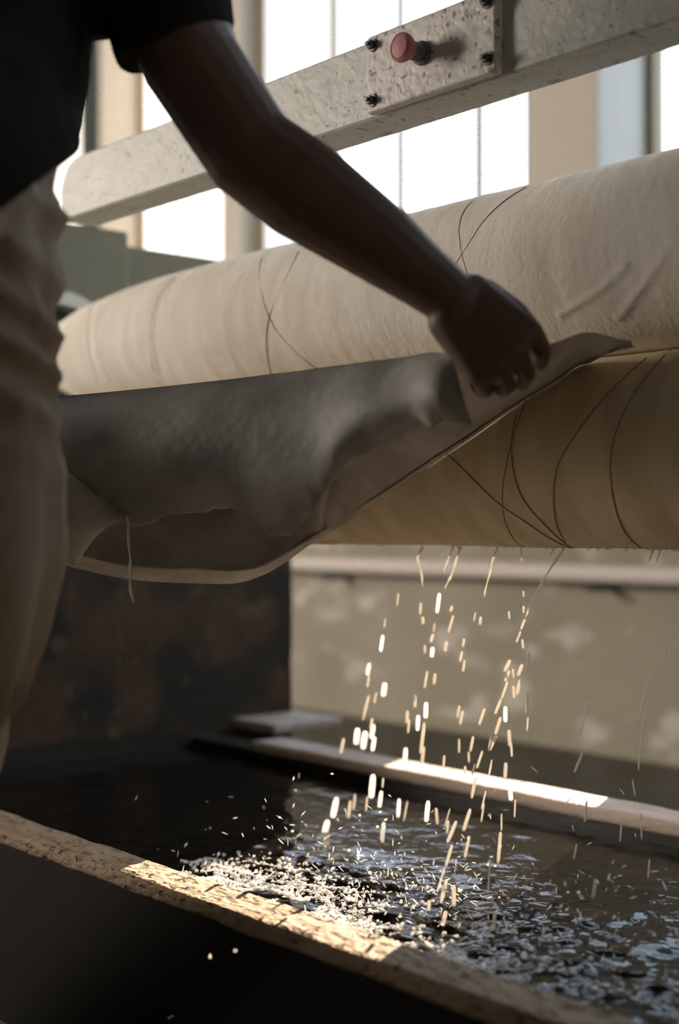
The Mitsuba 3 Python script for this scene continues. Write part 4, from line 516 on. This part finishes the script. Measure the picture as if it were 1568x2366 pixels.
# ------------------------------------------------------------------ water
def water_mesh():
    xs = np.arange(TX0 + .03, -.2, .006); ys = np.arange(1.038, 1.786, .006)
    X, Y = np.meshgrid(xs, ys, indexing='ij'); P = np.stack([X, Y, 0 * X], -1)
    near = np.exp(-((Y - 1.22) / .16) ** 2) * np.exp(-((X + 1.35) / .55) ** 2)
    Z = .062 + .0035 * (meshkit.fbm(P * [16, 22, 1], 4, 2) - .5) + near * .022 * (meshkit.fbm(P * [30, 40, 1], 3, 5) - .45)
    idx = np.arange(X.size).reshape(X.shape)
    q = np.stack([idx[:-1, :-1], idx[1:, :-1], idx[1:, 1:], idx[:-1, 1:]], -1).reshape(-1, 4)
    return trimesh.Trimesh(np.stack([X, Y, Z], -1).reshape(-1, 3), np.vstack([q[:, [0, 1, 2]], q[:, [0, 2, 3]]]), process=False), xs, ys, Z
wm, wxs, wys, wZ = water_mesh()
S('trough_water', wm, 'water', True); L('trough_water', 'churned dark water filling the trough, reflecting blue window light', 'water', kind='stuff')
def wz(x, y):
    i = np.clip(((x - wxs[0]) / .006).astype(int), 0, len(wxs) - 1); k = np.clip(((y - wys[0]) / .006).astype(int), 0, len(wys) - 1); return wZ[i, k]
ico = trimesh.creation.icosphere(subdivisions=1); icoV, icoF = np.array(ico.vertices), np.array(ico.faces)
def blobs(C, R, squash=1.0):
    C, R = np.asarray(C), np.asarray(R); n = len(C)
    V = (C[:, None] + R[:, None, None] * icoV[None] * np.array([1, 1, squash])).reshape(-1, 3)
    return trimesh.Trimesh(V, (icoF[None] + (np.arange(n) * len(icoV))[:, None, None]).reshape(-1, 3), process=False)
# foam: bubbles crowd along the near rim where the drops fall, and thin out to both sides
n = 90000
x = rng.uniform(-2.3, -.75, n); y = 1.046 + np.abs(rng.normal(0, .13, n)); 
P = np.stack([x, y, 0 * x], -1)
patch = meshkit.fbm(P * [14, 22, 1], 3, 31); fine = meshkit.fbm(P * [60, 80, 1], 2, 33)
core = np.exp(-((x + 1.27) / .15) ** 2) * np.exp(-((y - 1.07) / .05) ** 2) * 1.7 + .55 * np.exp(-((x + 1.52) / .15) ** 2) * np.exp(-((y - 1.15) / .1) ** 2) + .05 * np.exp(-((x + .95) / .2) ** 2) * np.exp(-((y - 1.2) / .12) ** 2) + .004
keep = (rng.uniform(0, 1, n) < core) & (patch + .35 * (fine - .5) + .28 * core > .50) & (y < 1.5) & (x > -1.72)
x, y = x[keep][:16000], y[keep][:16000]
S('water_foam', blobs(np.stack([x, y, wz(x, y) + .0005], -1), rng.uniform(.0009, .0030, len(x)), .8), 'foam', True)
L('water_foam', 'white foam bubbling on the water along the near rim', 'foam', kind='stuff')

# ------------------------------------------------------------------ falling water
def drop_mesh(a, b, r):
    a, b = np.array(a), np.array(b); t = np.linspace(0, 1, 9)
    # a long falling drop: thin tail above, round head below
    rad = r * np.array([.25, .7, .9, 1, 1, 1, .95, .75, .25]); tt = np.array([0, .04, .12, .3, .5, .7, .88, .96, 1])
    return tube(a + (b - a) * tt[:, None], rad, 10)
for i, (ax, ay, az, bx, by, bz, r) in enumerate(DROPS):
    k = num('water_drop', i)
    S(k, drop_mesh((ax, ay, az), (bx, by, bz), r), 'drop' if r > .0028 else 'drop_clear', True)
    xm, zm = ax, (az + bz) / 2
    where = 'at the right edge of the picture' if xm > -1.19 else 'under the longest slanting trickle' if xm > -1.32 else 'under the middle trickles' if xm > -1.42 else 'under the leftmost trickle' if xm > -1.52 else 'left of all the trickles'
    high = 'close under the roller' if zm > .42 else 'before the pale far wall' if zm > .34 else 'before the lower far wall' if zm > .275 else 'before the dark floor strip' if zm > .21 else 'level with the sunlit far rim' if zm > .155 else 'low before the dark trough wall' if zm > .11 else 'just above the foam'
    size = 'thick bright' if r > .0044 else 'thin' if r < .0031 else 'mid-sized'
    lab = f'{size} water drop {where}, {high}'
    L(k, lab, 'water drop', f'{size} drops {where}, {high}')
TN = ['thin water trickle off the roller, leftmost and forked', 'water trickle off the roller, second from left', 'short fine trickle beside the second one', 'water trickle off the roller under its middle',
      'long slanting water trickle, the longest one off the roller', 'hair-thin trickle left of the longest one', 'trickle near the right edge of the picture', 'finest trickle at the far right', 'tiny trickle just left of the longest one']
for i, (pts, r) in enumerate(TRICKLES):
    p = np.array(pts); s = np.linspace(0, 1, len(p)); f = CubicSpline(s, p); t = np.linspace(0, 1, 26)
    rad = r * (1.15 - .45 * t + .28 * np.sin(t * 19 + i)) * np.clip((1.02 - t) * 8, .15, 1)
    k = num('water_trickle', i); S(k, tube(f(t), rad, 8), 'drop_clear', True); L(k, TN[i], 'water trickle')
s = np.linspace(0, 1, len(HIDE_DRIP)); f = CubicSpline(s, np.array(HIDE_DRIP)); t = np.linspace(0, 1, 40)
S('water_trickle_009', tube(f(t), .0014 * (1 + .35 * np.sin(t * 25)), 8), 'drop_clear', True); L('water_trickle_009', 'water trickle running down from the fold of the hide', 'water trickle')
for i, p in enumerate(FLYING_DROPS):
    k = num('splash_drop', i); S(k, blobs([p], [.0021 - .0002 * i], .8), 'drop', True)
    L(k, ['upper tiny splash drop before the dark trough front', 'tiny splash drop lower left of the upper one before the trough front', 'left one of the two lowest splash drops at the bottom', 'right one of the two lowest splash drops at the bottom', 'tiny splash drop close beside the one before the trough front'][i], 'water drop')
# spray: fine flecks flung up where the drops land
n = 700; sp = []
C = []
for k in range(n):
    g = rng.normal(0, 1, 2); x = -1.28 + .20 * g[0]; y = 1.24 + .09 * g[1]; h = rng.exponential(.03); 
    if h > .2 or y < 1.05: continue
    p = np.array([x, y, .068 + h]); d = rng.normal(0, 1, 3) * [1, .4, .7]; d /= np.linalg.norm(d); l = rng.uniform(.001, .006)
    w = rng.uniform(.0003, .0008)
    sp.append(tube([p - d * l, p, p + d * l], [w * .4, w, w * .4], 5))
    if rng.uniform() < .12: C.append((*p, rng.uniform(.0012, .0025)))
C = np.array(C); sp.append(blobs(C[:, :3], C[:, 3], .8))
S('water_spray', cat(*sp), 'drop', True); L('water_spray', 'fine spray thrown up where the drops land', 'water spray', kind='stuff')

# ================================================================== the worker
J = {k: np.array(v) for k, v in JOINTS.items()}; H = {k: np.array(v) for k, v in HAND.items()}
def mid(a, b, t, r): return np.r_[a[:3] * (1 - t) + b[:3] * t, r]
arm = bones([(J['upperarm_r'], J['elbow_r']), (J['elbow_r'], J['forearm_r']), (J['forearm_r'], J['midfore_r']), (J['midfore_r'], J['prewrist_r']), (J['prewrist_r'], J['wrist_r'])])
palm = [m3.Manifold.batch_hull([sph(H['carpal_a']), sph(H['carpal_b']), sph(H['mcp1']), sph(H['mcp2'])]), m3.Manifold.batch_hull([sph(H['carpal_a']), sph(H['carpal_b']), sph(H['mcp2']), sph(H['mcp3'])]),
        m3.Manifold.batch_hull([sph(H['carpal_a']), sph(H['carpal_b']), sph(H['mcp3']), sph(H['mcp4'])]), m3.Manifold.batch_hull([sph(J['wrist_r']), sph(H['carpal_a']), sph(H['carpal_b'])])]
fing = []
for k in '1234': fing += bones([(H['mcp' + k], H['pip' + k]), (H['pip' + k], H['dip' + k]), (H['dip' + k], H['tip' + k])], 16)
fing += bones([(H['th0'], H['th1']), (H['th1'], H['th2']), (H['th2'], H['th3'])], 16)
limb = union(arm + palm + fing).refine_to_length(.0045)
def left_hand():
    w = J['wrist_l']; d = w[:3] - J['elbow_l'][:3]; d /= np.linalg.norm(d); s = np.cross(d, [0, 1, 0]); s /= np.linalg.norm(s); nrm = np.cross(s, d)
    k = [np.r_[w[:3] + d * .085 + s * q, .011] for q in (-.033, -.011, .011, .032)]
    out = [m3.Manifold.batch_hull([sph(np.r_[w[:3] + s * .015, .022]), sph(np.r_[w[:3] - s * .015, .022])] + [sph(q) for q in k])]
    for i, q in enumerate(k):
        L1 = (.032, .038, .035, .028)[i]; a = np.r_[q[:3] + d * L1 * .5 + nrm * L1 * .8, .0095]; b = np.r_[a[:3] - d * L1 * .3 + nrm * L1 * .7, .0085]; c = np.r_[b[:3] - d * L1 * .6, .0078]
        out += bones([(q, a), (a, b), (b, c)], 14)
    t0 = np.r_[w[:3] + s * .03 + d * .02, .014]; t1 = np.r_[w[:3] + s * .05 + d * .05 + nrm * .02, .011]; t2 = np.r_[w[:3] + s * .04 + d * .075 + nrm * .04, .009]
    return out + bones([(t0, t1), (t1, t2)], 14)
torso = [m3.Manifold.batch_hull([sph(J['pelvis']), sph(J['hip_r'] - [0, 0, 0, .01]), sph(J['hip_l'] - [0, 0, 0, .01])])]
core_ = [J[k] - [0, 0, 0, .012] for k in ('pelvis', 'waist', 'ribs', 'chest', 'upper_chest')]
torso += bones(list(zip(core_[:-1], core_[1:])))
torso += [m3.Manifold.batch_hull([sph(core_[4]), sph(J['shoulder_r'] - [0, 0, 0, .008])]), m3.Manifold.batch_hull([sph(core_[3]), sph(core_[4]), sph(J['shoulder_l'] - [0, 0, 0, .008])])]
torso += bones([(core_[4], J['neck_base']), (J['neck_base'], J['head_low']), (J['shoulder_r'] - [0, 0, 0, .008], J['upperarm_r']), (J['shoulder_l'] - [0, 0, 0, .008], J['elbow_l']), (J['elbow_l'], J['wrist_l'])])
hd = J['head_top'][:3] - J['neck_base'][:3]; hd /= np.linalg.norm(hd); fd = np.array([.25, .95, -.25]); fd -= hd * (fd @ hd); fd /= np.linalg.norm(fd); sd = np.cross(hd, fd); hc = J['head_top'][:3]
def hp(f, s, u, r): return np.r_[hc + fd * f + sd * s + hd * u, r]
torso += [m3.Manifold.batch_hull([sph(hp(0, 0, .02, .088)), sph(hp(-.03, 0, 0, .08)), sph(hp(.055, 0, -.085, .022)), sph(hp(.02, .03, -.08, .03)), sph(hp(.02, -.03, -.08, .03))]), m3.Manifold.batch_hull([sph(hp(.085, 0, .015, .008)), sph(hp(.105, 0, -.03, .011)), sph(hp(.08, 0, -.035, .014))])]
torso += [m3.Manifold.batch_hull([sph(hp(0, q * .083, .012, .008)), sph(hp(-.012, q * .088, -.03, .008)), sph(hp(-.02, q * .092, .01, .008))]) for q in (1, -1)]
torso += [m3.Manifold.batch_hull([sph(hp(.078, .018, -.06, .007)), sph(hp(.078, -.018, -.06, .007)), sph(hp(.086, 0, -.058, .007))])]
for s in 'rl': torso += bones([(J['hip_' + s] - [0, 0, 0, .015], J['knee_' + s] - [0, 0, 0, .01]), (J['knee_' + s] - [0, 0, 0, .01], J['calf_' + s] - [0, 0, 0, .008]), (J['calf_' + s] - [0, 0, 0, .008], J['ankle_' + s]), (J['ankle_' + s], J['toe_' + s])])
body = union([union(torso + left_hand()).refine_to_length(.014), limb])
k = tm(body); k.merge_vertices(digits_vertex=6); trimesh.smoothing.filter_taubin(k, lamb=.5, nu=.52, iterations=14)
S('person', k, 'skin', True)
L('person', 'worker in dark T-shirt and tan trousers leaning in to grip the hide with one arm', 'person')
hair = m3.Manifold.batch_hull([sph(hp(-.012, 0, .035, .092)), sph(hp(-.045, 0, .0, .082)), sph(hp(-.05, 0, -.05, .06))])
S('person__hair', rough(hair - m3.Manifold.batch_hull([sph(hp(.09, 0, -.03, .075)), sph(hp(.16, 0, -.05, .075))]), .012, .006, [60, 60, 60], 2), 'hair', True)
eyes = [blobs([hp(.078, q * .032, .0, 0)[:3]], [.011]) for q in (1, -1)]
for i, e in enumerate(eyes): S(num('person__eye', i), e, 'hair', True)
# T-shirt: loose over the torso, sleeve to just above the elbow
def up(j, d): return j + np.array([0, 0, 0, d])
ua = J['upperarm_r'][:3]; sh = J['shoulder_r'][:3]; ax = J['elbow_r'][:3] - ua; ax /= np.linalg.norm(ax)
cuff = np.array(CUFF[2])
shirt = [m3.Manifold.batch_hull([sph(up(J['waist'], .012)), sph(up(J['ribs'], .010))]), m3.Manifold.batch_hull([sph(up(J['ribs'], .010)), sph(up(J['chest'], .008))]), m3.Manifold.batch_hull([sph(up(J['upper_chest'], .006)), sph(up(J['shoulder_r'], .004))]), m3.Manifold.batch_hull([sph(up(J['chest'], .008)), sph(up(J['upper_chest'], .006))]),
         m3.Manifold.batch_hull([sph(up(J['chest'], .006)), sph(up(J['upper_chest'], .006)), sph(up(J['shoulder_l'], .004))]), m3.Manifold.batch_hull([sph(up(J['shoulder_r'], .004)), sph(cuff), sph(cuff + np.r_[np.array(CUFF[1]) * .08, -.004])]),
         m3.Manifold.batch_hull([sph(up(J['shoulder_l'], .004)), sph(mid(J['shoulder_l'], J['elbow_l'], .45, .068))]), m3.Manifold.batch_hull([sph(up(J['waist'], .012)), sph(mid(J['waist'], J['pelvis'], .35, .136)), sph(mid(J['waist'], J['pelvis'], 1.0, .138)), sph(np.r_[J['hip_r'][:3] + [0, 0, -.02], .104])])]
shirt = union(shirt)
tri = [cuff[:3] + ax * .10, ax]
cutter = m3.Manifold.cube([.5, .5, .2], True).translate([0, 0, .1])
def orient(m, z, at):
    z = np.array(z) / np.linalg.norm(z); x = np.cross(z, [.3, .2, .9]); x /= np.linalg.norm(x); y = np.cross(z, x)
    return m.transform(np.column_stack([x, y, z, at]))
shirt = shirt - orient(m3.Manifold.cylinder(.2, .076, .076, 32), CUFF[1], CUFF[0])
hem_p, hem_n = np.array(HEM[0]), np.array(HEM[1])
shirt = shirt - orient(m3.Manifold.cube([1.2, 1.2, .8], True).translate([0, 0, .4]), hem_n, hem_p)
k = organic(shirt, .009, 10); v = np.array(k.vertices)
v += (meshkit.fbm(v * [14, 14, 9], 3, 12) - .35)[:, None] * .014 * np.array(k.vertex_normals)
S('person__shirt', trimesh.Trimesh(v, k.faces, process=False), 'shirt', True); L('person__shirt', 'dark short-sleeved T-shirt')
# trousers
tr = [m3.Manifold.batch_hull([sph(up(J['pelvis'], .006)), sph(J['hip_r']), sph(J['hip_l'])])]
for s in 'rl':
    tr += bones([(J['hip_' + s], J['knee_' + s] + [0, 0, 0, .012]), (J['knee_' + s] + [0, 0, 0, .012], J['calf_' + s] + [0, 0, 0, .014]), (J['calf_' + s] + [0, 0, 0, .014], J['ankle_' + s] + [0, 0, .03, .026])])
k = organic(union(tr), .008, 10); v = np.array(k.vertices); nrm = np.array(k.vertex_normals)
q = v @ np.array([[1, 0, 0], [0, 1, 0], [0, 0, 1.0]])
upper = np.clip((v[:, 2] - .58) / .08, 0, 1)
s_ = v @ np.array([.646, .763, 0])
w_ = meshkit.fbm(v * [9, 9, 6], 2, 41)
ph = (v[:, 2] + .75 * s_) * 19 + (w_ - .5) * 3.2
rid = 1 - np.abs(((ph % 1.0) - .5) * 2)
rid2 = 1 - np.abs(((((v[:, 2] * .8 + 1.3 * s_) * 13 + (meshkit.fbm(v * 8, 2, 47) - .5) * 4) % 1.0) - .5) * 2)
v = v + nrm * (upper * (.013 * (rid ** 1.6 - .45) + .008 * (rid2 ** 1.6 - .45)))[:, None]
low = 1 - upper; run = np.sin((np.arctan2(v[:, 1] - J['knee_r'][1], v[:, 0] - J['knee_r'][0])) * 5 + v[:, 2] * 3)
v = v + nrm * (low * .006 * run)[:, None] + nrm * ((meshkit.fbm(v * [16, 16, 9], 3, 43) - .5) * .012)[:, None]
S('person__trousers', trimesh.Trimesh(v, k.faces, process=False), 'trouser', True); L('person__trousers', 'crumpled tan work trousers')
for i, s in enumerate('rl'):
    a, t = J['ankle_' + s], J['toe_' + s]
    sh_ = m3.Manifold.batch_hull([sph(np.r_[a[:3] + [0, -.03, -.035], .045]), sph(np.r_[a[:3] + [0, .03, -.03], .045]), sph(np.r_[t[:3] + [0, 0, .002], .042])])
    sh_ = sh_ ^ m3.Manifold.cube([2, 2, .3], True).translate([float(a[0]), float(a[1]), FL + .151])
    S(num('person__shoe', i), organic(sh_, .012, 4), 'shoe', True)
